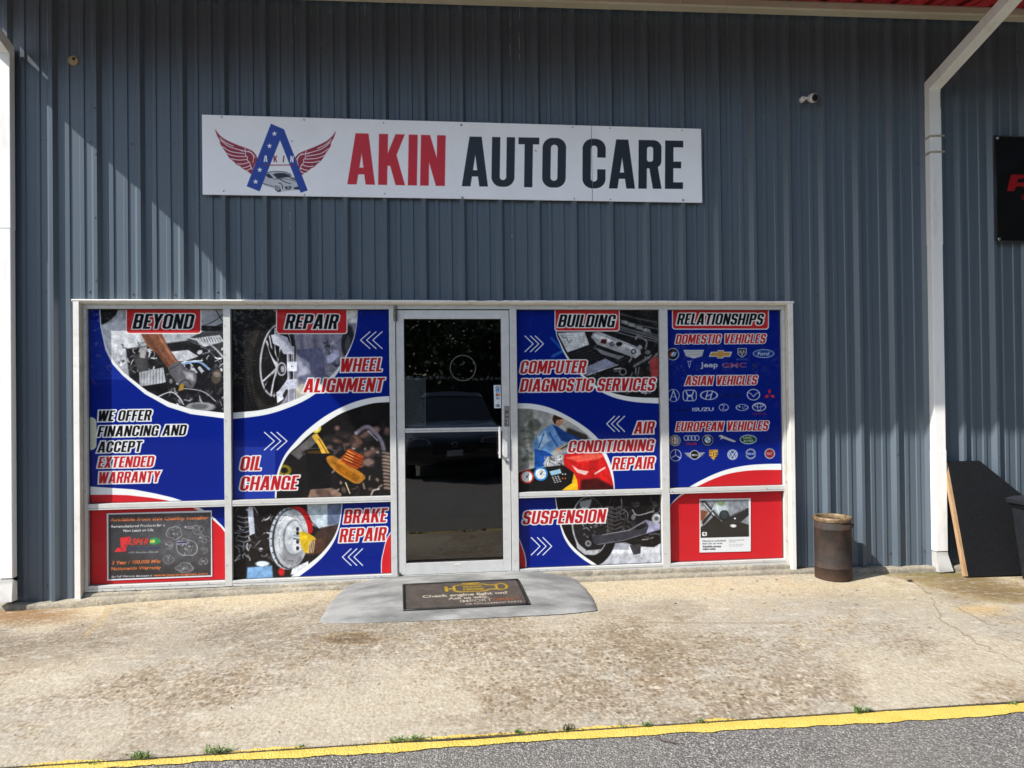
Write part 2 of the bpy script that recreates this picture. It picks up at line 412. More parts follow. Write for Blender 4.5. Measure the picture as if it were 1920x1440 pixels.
    def clutter(s, bb, n, seed, pal, w=(1, 4), ln=(4, 18), soft=1.2, op=.85, ang=None):
        r = random.Random(seed)
        for _ in range(n):
            x, y = r.uniform(bb[0], bb[2]), r.uniform(bb[1], bb[3]); L = r.uniform(*ln)
            a = r.uniform(0, math.pi) if ang is None else r.gauss(ang, .35)
            c = np.array(r.choice(pal), float)*r.uniform(.8, 1.2)
            if r.random() < .22: s.ell(x, y, L*.35, L*.25, np.clip(c, 0, 255), a, soft*1.3, op)
            else:
                q = r.uniform(-.6, .6); dx, dy = math.cos(a)*L/2, math.sin(a)*L/2
                s.line([(x-dx, y-dy), (x+dy*q, y-dx*q), (x+dx, y+dy)], r.uniform(*w), np.clip(c, 0, 255), soft, op, sm=True)
    def tex(s, k=.5, cell=16, seed=3):
        a = s.clip if s.clip is not None else 1.0
        n = (fbm(s.h, s.w, cell, seed, 5)-.5)*k+(vnoise(s.h, s.w, 2.2, seed+9)-.5)*k*.35
        s.c = np.clip(s.c*(1+(n*a)[..., None]), 0, 255)
        b = s.c.copy(); b[1:-1, 1:-1] = (s.c[1:-1, 1:-1]*2+s.c[:-2, 1:-1]+s.c[2:, 1:-1]+s.c[1:-1, :-2]+s.c[1:-1, 2:])/6
        s.c = s.c*(1-a*.8)[..., None]+b*(a*.8)[..., None] if s.clip is not None else b
    def grain(s, k, cell=3, seed=1):
        n = fbm(s.h, s.w, cell, seed)-.5; s.c = np.clip(s.c*(1+k*n[..., None]), 0, 255)
    def image(s, name):
        im = bpy.data.images.new(name, s.w, s.h); a = np.ones((s.h, s.w, 4), np.float32)
        a[..., :3] = np.clip(s.c/255, 0, 1); im.pixels.foreach_set(a.ravel()); im.update(); im.pack(); return im
    def plate(s, name, mat, parent=None, thick=.003):
        """the printed sheet itself: a thin plate whose face carries the print"""
        bm = bmesh.new(); uvl = bm.loops.layers.uv.new('UVMap')
        O, a, b = Vector(s.O), Vector(s.eu)*float(s.W), Vector(s.ev)*float(s.Hm); n = Vector(np.cross(s.eu, s.ev)).normalized()
        f = [bm.verts.new(p) for p in (O, O+a, O+a+b, O+b)]; k = [bm.verts.new(Vector(p.co)-n*thick) for p in f]
        fc = bm.faces.new(f)
        for l, uv in zip(fc.loops, ((0, 0), (1, 0), (1, 1), (0, 1))): l[uvl].uv = uv
        bk = bm.faces.new(k[::-1])
        for i in range(4):
            q = bm.faces.new((f[i], k[i], k[(i+1) % 4], f[(i+1) % 4]))
            for l in q.loops: l[uvl].uv = (.002, .002) if i else (.5, .002)
        return link(name, bm, mat, parent)
# ------------------------------------------------------------ the printed window films
BLUE = (3, 26, 117); RED = (180, 30, 38); WHT = (214, 217, 217); BLK = (14, 14, 18); TRED = (166, 28, 33)
GY, PPM = .030, 420
EU, EV = (1, 0, 0), (0, 0, 1)
SH = .17
def film(x0, x1, z0, z1, bg=BLUE): return Board((x0, GY, z0), EU, EV, x1-x0, z1-z0, PPM, bg)
def chev(b, apex, dx, top, bot, w=1.9):
    """apex x list; dx: signed reach of the arms"""
    for ax in apex: b.line([(ax+dx, top), (ax, (top+bot)/2), (ax+dx, bot)], w, WHT)
def header(b, x0, x1, y1, t, tx0, tx1, by, h):
    b.box(x0, 560, x1, y1, WHT, 6); b.box(x0+1.8, 560, x1-1.8, y1-1.8, (176, 38, 42), 5)
    b.text(t, tx0, by, tx1, by+.3, h, col=BLK, out=WHT, ow=2.2, shear=SH)
def ttl(b, t, x0, y0, x1, y1, h, col=TRED, ow=2.4): b.text(t, x0, y0, x1, y1, h, col=col, out=WHT, ow=ow, shear=SH)
GRY = [(28, 28, 32), (60, 62, 68), (100, 104, 112), (16, 16, 18), (170, 176, 184), (44, 44, 50), (210, 214, 220)]
DRK = [(18, 18, 20), (30, 30, 34), (52, 52, 56), (90, 92, 98), (12, 12, 14)]

def film_engine(x0, x1, z0, z1):
    b = film(x0, x1, z0, z1)
    inner = [(187, 570), (190, 610), (201, 654), (215, 680), (234, 700), (276, 733), (317, 754), (359, 767), (424, 774.5), (432, 774), (432, 560), (187, 560)]
    outer = [(185.5, 570), (188, 612), (197.5, 656), (211, 683), (230, 704), (272, 739), (315, 763), (358, 776.5), (424, 785), (432, 785), (432, 560), (185.5, 560)]
    b.box(166, 600, 236, 712, (38, 62, 160), 2, op=.45)
    b.ring(193, 652, 16, 7, (20, 44, 130), op=.4, soft=2)
    for t, yy in (('AUTOMOTIVE', 688), ('SERVICE', 694), ('EXCELLENCE', 700)): b.small(t, 180, yy, 234, yy, 4.6, (12, 34, 120), .01, op=.7)
    b.poly(outer, WHT); b.mask(inner)
    b.box(180, 560, 430, 790, (150, 154, 160))
    b.poly([(180, 570), (222, 578), (218, 590), (205, 602), (190, 610), (180, 600)], (24, 24, 26), 2)
    b.poly([(180, 612), (232, 600), (262, 606), (262, 640), (240, 668), (200, 660)], (178, 182, 188), 4)
    b.poly([(236, 654), (430, 628), (430, 790), (300, 790), (244, 722)], (26, 26, 29), 3)
    b.poly([(350, 636), (384, 620), (430, 600), (430, 680), (392, 652)], (50, 52, 56), 1.5)
    b.poly([(366, 634), (412, 628), (420, 640), (378, 652)], (168, 172, 178), 1.2)
    for k in range(9): b.line([(371+5*k, 633), (375+5*k, 641)], 1.1, (40, 40, 44))
    b.line([(352, 633), (394, 646), (424, 676)], 3, (150, 154, 160), sm=True); b.line([(356, 640), (390, 656), (420, 690)], 2.4, (70, 72, 78), sm=True)
    b.line([(378, 612), (402, 602), (420, 588)], 1.6, (60, 62, 66), sm=True); b.line([(404, 580), (416, 600), (424, 606)], 2, (40, 42, 46), sm=True)
    b.poly([(364, 610), (430, 612), (430, 622), (368, 620)], (30, 30, 32), 1.2)
    b.clutter((212, 640, 290, 700), 46, 3, [(190, 194, 200), (120, 124, 130), (60, 62, 66), (210, 212, 218)], w=(.8, 3), ln=(4, 16))
    b.clutter((330, 650, 424, 766), 90, 4, GRY, w=(.8, 3), ln=(3, 16)); b.clutter((245, 690, 420, 768), 60, 5, DRK+[(130, 134, 140)], w=(1, 3.4), ln=(4, 20))
    b.poly([(250, 668), (276, 656), (280, 700), (262, 706)], (60, 60, 62), 2); b.poly([(262, 652), (276, 650), (272, 672), (262, 670)], (150, 150, 150), 2)
    b.poly([(314, 660), (352, 656), (372, 668), (346, 678), (318, 676)], (176, 180, 186), 1.5)
    b.line([(318, 690), (345, 682), (372, 678), (392, 692)], 4, (120, 150, 190), sm=True); b.line([(320, 686), (350, 678), (380, 676)], 1.6, (220, 224, 228), sm=True)
    b.poly([(261, 698), (306, 689), (311, 716), (300, 721), (262, 725)], (158, 162, 168), 1.2)
    for k in range(8): b.line([(265+5.6*k, 697-k), (264+5.8*k, 724-k*.6)], 1.2, (92, 95, 100))
    b.poly([(262, 725), (312, 717), (318, 742), (280, 732)], (18, 18, 20), 1.5)
    for x, y in ((362, 692), (374, 690)): b.line([(x, y), (x+7, y+9)], 6, (185, 188, 194)); b.circ(x+8, y+10, 3.2, (30, 30, 34))
    b.ell(406, 706, 9, 14, (70, 64, 58), .2, 2); b.ell(407, 702, 7, 5, (110, 104, 96), .2, 1.5)
    b.line([(296, 744), (320, 735), (336, 745), (344, 758)], 2, (180, 184, 190), sm=True); b.line([(344, 728), (380, 734), (404, 752)], 2, (150, 154, 160), sm=True)
    b.ell(376, 763, 28, 9, (130, 132, 136), 0, 2); b.ell(374, 762, 17, 5, (86, 88, 92), 0, 2)
    b.poly([(262, 622), (302, 622), (316, 652), (336, 680), (315, 690), (296, 664), (277, 650)], (112, 72, 54), 1.5)
    b.poly([(262, 622), (276, 622), (292, 650), (318, 684), (313, 689), (294, 664)], (84, 52, 38), 3, .8)
    b.line([(296, 626), (312, 654), (331, 681)], 3, (146, 102, 80), 3)
    b.poly([(315, 690), (336, 678), (347, 690), (366, 697), (368, 714), (360, 728), (342, 722), (330, 716)], (84, 84, 90), 1.3, sm=True)
    b.poly([(344, 696), (362, 700), (364, 714), (350, 710)], (146, 146, 152), 4); b.line([(318, 693), (338, 682)], 2.6, (60, 60, 66))
    b.line([(337, 718), (350, 712), (358, 722)], 2, (40, 40, 44), sm=True); b.poly([(336, 722), (345, 719), (344, 731), (335, 733)], (150, 120, 50), 1)
    b.tex(.55); b.mask(None); b.poly([(168, 912), (205, 914.5), (250, 917.5), (290, 925), (322, 932.5), (352, 942), (360, 952), (160, 960), (160, 912)], WHT)
    b.poly([(160, 928), (205, 927.5), (240, 928.5), (281, 933), (312, 938), (335, 945), (335, 960), (160, 960)], RED)
    b.box(160, 783, 181, 843, (190, 192, 170), 9); b.ring(170, 813, 11.5, 1.2, WHT, ry=30, op=.5)
    header(b, 236, 377.5, 626, 'BEYOND', 248, 366, 616.5, 28)
    for t, xa, ya, xb, yb, h, c in (('WE OFFER', 182, 790, 286, 788.3, 20, BLK), ('FINANCING AND', 182, 819, 352, 816.3, 20, BLK), ('ACCEPT', 182, 848.5, 268, 847, 20.5, BLK),
                                    ('EXTENDED', 183, 877.3, 291, 875.3, 20.5, TRED), ('WARRANTY', 183, 906.5, 302, 904, 21, TRED)): ttl(b, t, xa, ya, xb, yb, h, c, 2.6)
    return b
def film_wheel(x0, x1, z0, z1):
    b = film(x0, x1, z0, z1)
    arc = [(670.6, 565), (670.6, 582), (667.5, 612.5), (659, 644), (638, 683), (617.5, 707), (576, 737.5), (534, 756), (492.5, 768), (438, 773.5), (425, 774)]
    arcw = [(671, 565), (671, 582), (668.5, 613), (660.5, 645), (640, 688), (621, 714), (580, 746), (537, 766), (494, 778.5), (438, 785.5), (425, 786)]
    b.poly(smooth(arcw)+[(425, 560), (671, 560)], WHT); b.mask(smooth(arc)+[(425, 560), (670, 560)])
    b.box(420, 560, 680, 790, (34, 34, 40))
    b.poly([(500, 560), (672, 560), (672, 640), (600, 760), (520, 770)], (122, 122, 136), 8)
    for x in (565, 590, 612): b.line([(x, 626), (x+2, 660)], 7, (96, 94, 112), 3)
    b.poly([(640, 570), (672, 570), (670, 606), (654, 606)], (186, 190, 186), 2)
    b.clutter((600, 630, 665, 720), 34, 9, [(60, 60, 74), (100, 100, 118), (150, 150, 170), (40, 40, 50)], w=(1.4, 4), ln=(5, 22), soft=2)
    b.poly([(612, 668), (634, 656), (636, 668), (622, 680), (614, 682)], (170, 172, 200), 1.5)
    b.ell(652, 640, 12, 30, (38, 38, 44), .1, 3); b.ell(652, 645, 5, 16, (70, 72, 80), .1, 2)
    b.poly([(550, 722), (600, 716), (590, 742), (556, 752)], (170, 168, 156), 3)
    # tyre and rim
    b.poly([(430, 565), (505, 565), (520, 600), (508, 640), (506, 700), (520, 760), (500, 790), (430, 790)], (26, 25, 28), 2)
    b.ell(508, 678, 46, 94, (40, 37, 36), .10, 2); b.ell(512, 676, 38, 84, (24, 23, 24), .10, 2)
    for k in range(26):
        y = 640+k*5.6; b.line([(446+k*.6, y), (460+k*.8, y+2), (474+k*.5, y+7)], 1.1, (12, 12, 13), sm=True)
    for q in range(4): b.line([(440+q*9, 700), (447+q*9, 745), (462+q*8, 775)], 1.2, (10, 10, 12), sm=True)
    b.ell(517, 675, 30, 68, (160, 162, 168), .10, 1.2); b.ell(518, 675, 27.5, 65, (24, 24, 27), .10, 1.2)
    hub = (523, 692)
    for tx, ty, w in ((500, 640, 3), (505, 630, 2), (516, 616, 3), (523, 614, 2), (494, 714, 3), (498, 722, 2), (508, 742, 3), (514, 744, 2), (528, 640, 2.5)):
        b.line([(tx, ty), ((tx+hub[0])/2-3, (ty+hub[1])/2), (hub[0]-4, hub[1]-2)], w, (182, 184, 190), sm=True)
    for cx, cy, a in ((512, 664, -.5), (520, 655, -.1), (505, 716, .5), (517, 722, .1)): b.ell(cx, cy, 3.5, 17, (14, 14, 16), a, 1.5)
    b.ell(528, 692, 9, 13, (150, 152, 158), 0); b.ell(528, 692, 6.5, 10, (40, 40, 46), 0); b.ell(530, 692, 3.6, 6, (150, 152, 160), 0)
    # measuring head on the rim
    b.poly([(557, 656), (602, 651), (608, 666), (610, 716), (598, 722), (562, 714), (556, 690)], (90, 92, 118), 1.2); b.poly([(556, 664), (580, 680), (582, 700), (560, 706)], (150, 152, 170), 4)
    b.poly([(522, 626), (538, 632), (546, 648), (552, 650), (552, 664), (532, 664), (524, 650), (512, 644), (508, 628)], (172, 176, 190), 1)
    for x in (540, 550): b.line([(x, 660), (x+3, 752)], 5 if x == 540 else 3.4, (168, 172, 186)); b.line([(x+1, 664), (x+4, 752)], 1.2, (70, 72, 84))
    b.box(538, 678, 557, 696, (196, 200, 212), 1); b.circ(547, 687, 1.2, (40, 40, 50)); b.poly([(538, 712), (558, 710), (560, 728), (536, 730), (524, 752), (519, 750), (522, 734)], (178, 182, 196), 1)
    b.poly([(518, 736), (526, 730), (532, 748), (520, 756)], (200, 204, 214), 1)
    b.tex(.55); b.mask(None)
    header(b, 517.5, 651.5, 626.5, 'REPAIR', 533.5, 637, 616.7, 27.5)
    o = [(740, 742), (731, 742.5), (701, 745), (669.6, 752), (638, 764.6), (607, 782), (576, 806), (555, 827), (536, 850), (525, 872), (518.5, 893), (515.5, 920), (515, 945)]
    i = [(740, 753.5), (731, 754), (701, 756), (669.6, 764), (638, 776), (607, 795.5), (578, 817), (558, 836), (541, 852), (529, 873), (522.5, 893), (519, 920), (518.5, 945)]
    b.poly(smooth(o)+[(745, 945)], WHT); b.mask(smooth(i)+[(745, 945)])
    b.box(510, 740, 740, 950, (24, 22, 22))
    r = random.Random(5)
    for _ in range(70):
        x, y = r.uniform(600, 732), r.uniform(800, 870); b.ell(x, y, r.uniform(3, 14), r.uniform(2, 8), r.choice([(120, 88, 76), (70, 56, 52), (30, 28, 30), (150, 120, 108), (50, 48, 52)]), r.uniform(-.6, .6), 5, .7)
    b.line([(668, 812), (690, 800), (712, 822), (720, 842)], 7, (130, 122, 136), 3, sm=True); b.line([(690, 808), (708, 826)], 2, (190, 184, 196), 2)
    b.poly([(545, 850), (590, 812), (600, 822), (560, 862)], (86, 84, 84), 2)
    b.clutter((590, 838, 730, 930), 60, 12, [(40, 36, 34), (92, 76, 68), (130, 108, 98), (22, 20, 20), (160, 150, 140)], w=(1, 4), ln=(4, 20), soft=2)
    b.poly([(582, 918), (605, 905), (640, 925), (640, 940), (575, 940)], (120, 96, 84), 3); b.ell(606, 925, 16, 9, (88, 68, 60), .4, 3)
    for k in range(11): b.ell(724+.4*k, 850+6.6*k, 9, 3, (120, 104, 96), .2, 1.2); b.ell(724+.4*k, 853+6.6*k, 9, 1.6, (44, 36, 34), .2, 1.2)
    b.ell(598, 849, 32, 8.5, (16, 16, 17)); b.ring(598, 848, 31, 1.6, (64, 62, 62), ry=7.5); b.ell(598, 849, 24, 4.5, (60, 44, 14))
    b.poly([(573, 850), (624, 851), (620, 915), (578, 918)], (17, 17, 19), 1.5)
    b.poly([(584, 818), (594, 812), (604, 826), (618, 850), (603, 850), (596, 834), (588, 824)], (196, 158, 60), 1); b.line([(598, 824), (612, 848)], 2, (120, 76, 12), 1.5)
    b.ell(593, 803, 9, 9, (226, 206, 70), 0, 2); b.ell(593, 802, 5, 6, (250, 248, 214), 0, 2)
    b.poly([(612, 858), (622, 854), (634, 860), (668, 880), (684, 892), (682, 900), (668, 907), (650, 898), (632, 886), (616, 870)], (164, 108, 34), 1.2, sm=True)
    b.poly([(622, 864), (640, 872), (676, 894), (668, 904), (636, 886)], (140, 84, 12), 2)
    b.poly([(640, 858), (654, 841), (682, 855), (678, 876), (666, 880), (640, 866)], (150, 62, 22), 1.2)
    for k in range(4): b.line([(643+k*2, 862-k*5), (676+k*1.5, 877-k*5)], 1.4, (60, 20, 10)); b.line([(645+k*2, 860-k*5), (660+k*1.5, 867-k*5)], 1.3, (226, 160, 80))
    b.ring(533, 882, 10, 5, (150, 136, 20), soft=3, ry=8, op=.8); b.line([(648, 905), (656, 925)], 2, (206, 196, 150))
    b.tex(.55); b.mask(None)
    b.box(438, 838, 516, 948, (56, 74, 168), 1, op=.45); b.ring(482, 868, 26, 3, (20, 44, 130), op=.45, soft=2)
    ttl(b, 'WHEEL', 636, 697.6, 720.5, 696.2, 25.5); ttl(b, 'ALIGNMENT', 568.5, 736, 722.5, 734.3, 26)
    ttl(b, 'OIL', 449, 882.6, 494, 881.6, 26.5); ttl(b, 'CHANGE', 449, 920, 562, 918, 26.5)
    chev(b, (676, 687.3, 698.8), 17.7, 622, 653.5); chev(b, (514.4, 526.5, 538), -18.6, 810.5, 843.5)
    return b
def film_brake(x0, x1, z0, z1):
    b = film(x0, x1, z0, z1)
    i = [(640, 935), (640.5, 945), (638, 966), (633, 990), (621.5, 1014), (603, 1037), (582, 1055), (560, 1070), (545, 1082), (535, 1095)]
    o = [(641.5, 935), (642, 945), (640, 967), (636, 990), (626, 1016), (609, 1040), (588, 1060.5), (566, 1077), (556, 1085), (548, 1097)]
    b.poly(smooth(o)+[(425, 1100), (425, 935)], WHT); b.mask(smooth(i)+[(425, 1100), (425, 935)])
    b.box(425, 930, 650, 1100, (30, 27, 26))
    b.poly([(575, 935), (642, 935), (640, 985), (600, 992), (578, 980)], (176, 190, 200), 3); b.poly([(614, 940), (642, 940), (640, 984), (614, 984)], (96, 108, 136), 2)
    b.poly([(600, 990), (636, 982), (626, 1010), (600, 1040), (560, 1040)], (58, 44, 40), 3)
    b.clutter((440, 950, 512, 1050), 80, 21, [(20, 20, 22), (60, 58, 58), (120, 124, 130), (40, 36, 34), (176, 180, 188)], w=(1, 3), ln=(4, 18))
    for k in range(7): b.line([(446, 968+k*9), (458, 971+k*9), (470, 967+k*9)], 2.4, (110, 112, 120), sm=True)
    b.poly([(464, 952), (474, 950), (478, 1000), (468, 1004)], (190, 198, 212), 1.5)
    b.poly([(464, 1064), (510, 1060), (512, 1086), (462, 1090)], (110, 150, 190), 3); b.ell(492, 1057, 13, 5, (200, 214, 226), 0, 2); b.ell(528, 1072, 6, 8, (170, 30, 34), 0, 2)
    b.poly([(534, 956), (556, 950), (572, 956), (584, 976), (586, 996), (578, 1000), (566, 982), (552, 972), (540, 972)], (170, 26, 30), 1.3, sm=True); b.line([(556, 958), (560, 974)], 3, (40, 16, 16))
    b.ell(540, 1010, 35, 58, (168, 178, 188), .06, 1.2); b.ell(544, 1010, 34, 57, (58, 60, 68), .06); b.ell(546, 1010, 32, 55, (172, 178, 184), .06)
    for k in range(26):
        t = k/26*2*math.pi
        if math.cos(t) < .2: b.line([(541+31.5*math.cos(t), 1010+54*math.sin(t)), (541+34*math.cos(t), 1010+57*math.sin(t))], 2.2, (66, 68, 76))
    b.ell(548, 1040, 20, 22, (116, 118, 124), .3, 8, .7); b.ell(540, 975, 16, 14, (206, 210, 216), .3, 8, .7)
    for k in range(60):
        t = k*.62; q = .72+.16*((k*7) % 5)/4; b.circ(546+32*q*math.cos(t), 1010+55*q*math.sin(t), .8, (70, 72, 78))
    b.ell(550, 1008, 20, 34, (124, 130, 138), .06, 1.2); b.ell(552, 1008, 18, 31, (176, 184, 192), .06); b.ell(560, 1008, 10, 26, (150, 156, 164), .06, 2)
    b.ell(558, 1010, 11, 25, (196, 200, 204), 0, 1)
    for yy in (992, 1000, 1016, 1028): b.ell(558, yy, 3, 4, (44, 46, 52))
    b.line([(551, 1004), (566, 1006)], 3.5, (130, 150, 170)); b.line([(551, 1010), (564, 1012)], 2.5, (60, 90, 120))
    b.poly([(561, 1000), (570, 997), (592, 1010), (590, 1034), (572, 1036), (563, 1018)], (196, 164, 36), 1.2, sm=True); b.poly([(584, 1014), (612, 1008), (606, 1034), (586, 1040), (577, 1036)], (78, 52, 40), 2)
    for k in range(4): b.line([(581+k*3, 1014), (578+k*3, 1036)], 1.2, (206, 190, 150))
    b.line([(576, 970), (600, 994), (586, 996)], 1.4, (24, 24, 26)); b.poly([(556, 1062), (578, 1052), (578, 1070), (545, 1078), (548, 1066)], (206, 212, 220), 2)
    b.tex(.55); b.mask(None)
    b.poly(smooth([(745, 985), (733.5, 996), (724, 1012), (718, 1035), (714.5, 1055), (714.5, 1095)])+[(745, 1095)], WHT)
    b.poly(smooth([(747, 985), (735, 997), (725.5, 1012), (719.5, 1035), (716, 1055), (716, 1095)])+[(745, 1095)], RED)
    ttl(b, 'BRAKE', 644, 982, 728.5, 978.6, 26); ttl(b, 'REPAIR', 635.6, 1017.2, 727.5, 1013.4, 25.5)
    chev(b, (642, 652.8, 663.6), 16.2, 1029, 1060)
    return b
def film_install(x0, x1, z0, z1):
    b = film(x0, x1, z0, z1, RED)
    b.poly([(350, 940), (362, 952.5), (380, 962), (399, 974), (415, 989), (430, 1010), (440, 1010), (440, 940)], WHT)
    b.poly([(366, 940), (374, 952), (386, 958), (403, 972), (417, 986), (430, 1002), (440, 1002), (440, 940)], BLUE)
    return b
def film_computer(x0, x1, z0, z1):
    b = film(x0, x1, z0, z1)
    e = [(1043, 575), (1043.5, 622), (1051, 642.5), (1062.5, 665), (1077.5, 685.7), (1096, 704.5), (1118.8, 723), (1147, 736), (1184.5, 744), (1233, 746), (1240, 746)]
    o = [(1041.5, 575), (1042, 622), (1049, 643), (1060, 667), (1075, 688.5), (1094, 709), (1117, 729), (1150, 745), (1188, 753.5), (1233, 756.5), (1240, 757)]
    b.line([(1034, 634), (1058, 660)], 3, (40, 120, 190), 5, .8); b.line([(1036, 668), (1060, 656)], 3, (60, 150, 200), 5, .8)
    b.poly(smooth(o)+[(1245, 560), (1041, 560)], WHT); b.mask(smooth(e)+[(1245, 560), (1043, 560)])
    b.box(1040, 560, 1240, 760, (26, 26, 28))
    for k in range(9): b.line([(1150, 578+k*6), (1190, 590+k*6), (1240, 600+k*6)], 2.2 if k % 2 else 1.2, (70+k*4, 70+k*4, 72+k*4) if k % 2 else (14, 14, 16), sm=True)
    for k in range(4): b.poly([(1166+k*14, 600+k*5), (1176+k*14, 602+k*5), (1180+k*14, 610+k*5), (1164+k*14, 606+k*5)], (120, 122, 124), 1)
    b.line([(1160, 614), (1236, 634)], 4, (78, 80, 82)); b.line([(1160, 618), (1236, 638)], 1.2, (150, 152, 156))
    b.clutter((1104, 640, 1232, 740), 90, 31, DRK+[(120, 122, 126), (170, 172, 176)], w=(.8, 3), ln=(3, 16))
    b.poly([(1112, 624), (1124, 622), (1200, 652), (1202, 664), (1192, 672), (1120, 646), (1108, 632)], (150, 152, 156), 1.1); b.poly([(1116, 626), (1198, 655), (1198, 660), (1112, 632)], (196, 198, 202), 1.5)
    b.poly([(1128, 636), (1138, 636), (1136, 645), (1126, 643)], (60, 20, 18)); b.circ(1147, 645, 4, (50, 52, 58)); b.circ(1147, 645, 2.2, (150, 152, 158)); b.ell(1161, 645, 6, 4, (30, 30, 32)); b.circ(1188, 659, 5, (60, 62, 66)); b.circ(1188, 659, 2.6, (170, 172, 178))
    b.poly([(1112, 650), (1150, 664), (1172, 668), (1160, 674), (1128, 664)], (112, 114, 118), 1.2); b.line([(1192, 636), (1196, 630), (1212, 640), (1210, 654)], 3, (110, 112, 116), sm=True)
    for k in range(7): b.line([(1186+k*5, 690-k*3), (1191+k*5, 684-k*3)], 3, (104, 106, 110))
    b.ell(1176, 694, 13, 9, (20, 20, 22), -.4); b.ring(1168, 697, 6, 2, (120, 122, 126)); b.line([(1218, 680), (1232, 664)], 5, (110, 112, 116), 1.5)
    b.poly([(1218, 676), (1226, 668), (1236, 670), (1236, 706), (1222, 710), (1218, 692)], (124, 62, 60), 2)
    for k in range(5): b.line([(1220, 676+k*7), (1226, 682+k*6), (1234, 674+k*7)], 1.8, (176, 44, 52), sm=True)
    b.poly([(1045, 624), (1096, 622), (1105, 646), (1064, 661)], (176, 180, 184), 1); b.poly([(1047, 626), (1094, 624), (1102, 645), (1063, 658)], (192, 196, 198), 1)
    for k in range(6): b.line([(1050+k*2, 630+k*5), (1096+k*1.5, 627+k*4)], .5, (130, 134, 138)); b.line([(1052+k*8, 628), (1064+k*7, 656-k*1.5)], .4, (140, 144, 148))
    b.line([(1052, 628), (1058, 634), (1062, 632), (1066, 642), (1070, 640), (1073, 637)], .9, (30, 30, 34))
    b.poly([(1063, 661), (1105, 648), (1134, 672), (1078, 690)], (24, 24, 27), 1)
    for k in range(5): b.line([(1070+k*3, 664+k*4.5), (1106+k*5, 652+k*4.5)], 1.1, (52, 53, 58))
    b.poly([(1100, 688), (1135, 672), (1156, 683), (1106, 703), (1093, 700)], (124, 130, 150), 1); b.line([(1100, 704), (1158, 684)], 1.6, (178, 182, 190))
    b.tex(.55); b.mask(None)
    header(b, 1039.7, 1162, 621.5, 'BUILDING', 1045.7, 1156, 613.3, 23.5)
    ao = [(955, 756), (968, 756), (997, 757), (1025, 762.6), (1053, 774), (1081, 789.8), (1104, 806), (1122.6, 824), (1135.4, 847), (1144, 867), (1149, 884), (1152, 905), (1153, 930)]
    ai = [(955, 766), (968, 766), (997, 767), (1025, 773), (1053, 783.5), (1081, 799), (1102, 816), (1119, 834), (1132, 856), (1141, 876), (1147, 895), (1150.5, 912), (1151, 930)]
    b.poly(smooth(ao)+[(955, 935)], WHT); b.mask(smooth(ai)+[(955, 935)])
    b.box(955, 750, 1160, 935, (150, 152, 148)); b.poly([(960, 765), (1000, 765), (1000, 870), (960, 890)], (122, 122, 116), 5)
    b.poly([(1060, 800), (1100, 815), (1108, 836), (1068, 842)], (50, 48, 48), 4); b.poly([(1036, 770), (1070, 790), (1060, 810), (1030, 790)], (180, 180, 170), 6)
    b.clutter((966, 790, 1000, 870), 26, 41, [(96, 112, 96), (150, 156, 150), (70, 84, 74), (180, 182, 178)], w=(2, 6), ln=(5, 18), soft=4)
    b.ell(1002, 797, 12, 12, (70, 74, 66), 0, 4, .7); b.poly([(1050, 850), (1090, 842), (1110, 850), (1080, 866)], (110, 116, 130), 3)
    # worker in blue overalls bending over the bonnet
    b.poly([(1003, 824), (1018, 806), (1036, 796), (1046, 802), (1056, 812), (1084, 822), (1078, 832), (1058, 830), (1048, 840), (1036, 846), (1030, 852), (1006, 850), (998, 840)], (96, 140, 190), 1.3, sm=True)
    b.poly([(1002, 842), (1024, 846), (1040, 856), (1020, 874), (1002, 878)], (20, 66, 140), 1.5); b.poly([(1036, 796), (1046, 800), (1060, 810), (1088, 822), (1076, 832), (1052, 826)], (24, 62, 130), 2)
    b.poly([(1008, 818), (1022, 808), (1030, 826), (1012, 842)], (170, 200, 224), 4); b.line([(1020, 812), (1010, 840)], 2, (40, 90, 160), 2); b.line([(1030, 812), (1046, 838)], 2.5, (30, 76, 150), 2)
    b.ell(1048, 788, 8.5, 11, (176, 128, 104), .5, 1.2); b.poly([(1036, 786), (1040, 777), (1052, 776), (1060, 784), (1054, 786), (1044, 788), (1041, 796)], (58, 40, 30), 1.2, sm=True)
    b.ell(1048, 842, 7, 4, (178, 134, 112), -.2, 1.4); b.line([(1052, 842), (1066, 834)], 2, (40, 34, 34))
    # red bonnet
    b.poly([(1058, 852), (1088, 846), (1138, 848), (1160, 880), (1160, 930), (1086, 930), (1060, 880), (1056, 866)], (182, 26, 26), 1.4)
    b.poly([(1058, 858), (1110, 850), (1140, 852), (1120, 862), (1084, 866)], (210, 80, 66), 3); b.poly([(1072, 872), (1084, 880), (1104, 884), (1098, 891), (1082, 886)], (228, 190, 184), 2); b.line([(1116, 888), (1134, 877)], 3, (232, 196, 190), 2)
    b.poly([(1090, 900), (1120, 896), (1150, 912), (1150, 930), (1086, 930)], (60, 14, 14), 5)
    b.poly([(1018, 870), (1026, 856), (1044, 854), (1056, 862), (1058, 872), (1030, 880)], (150, 154, 158), 1.5)
    b.clutter((1022, 857, 1054, 878), 20, 44, [(60, 62, 66), (214, 216, 220), (110, 112, 118)], w=(1, 2.4), ln=(4, 12))
    b.poly([(966, 888), (1000, 878), (1020, 876), (1056, 872), (1076, 886), (1082, 925), (966, 925)], (22, 21, 22), 1.3)
    b.poly([(1076, 887), (1082, 900), (1084, 920), (1052, 920), (1072, 906)], (216, 168, 30), 1)
    for cx, cy, cc in ((988, 894, (176, 50, 30)), (1014, 888.5, (40, 120, 190))): b.circ(cx, cy, 13, cc); b.circ(cx, cy, 10, (210, 214, 214)); b.line([(cx, cy), (cx+4, cy-5)], 1, BLK); b.circ(cx, cy, 1.4, BLK)
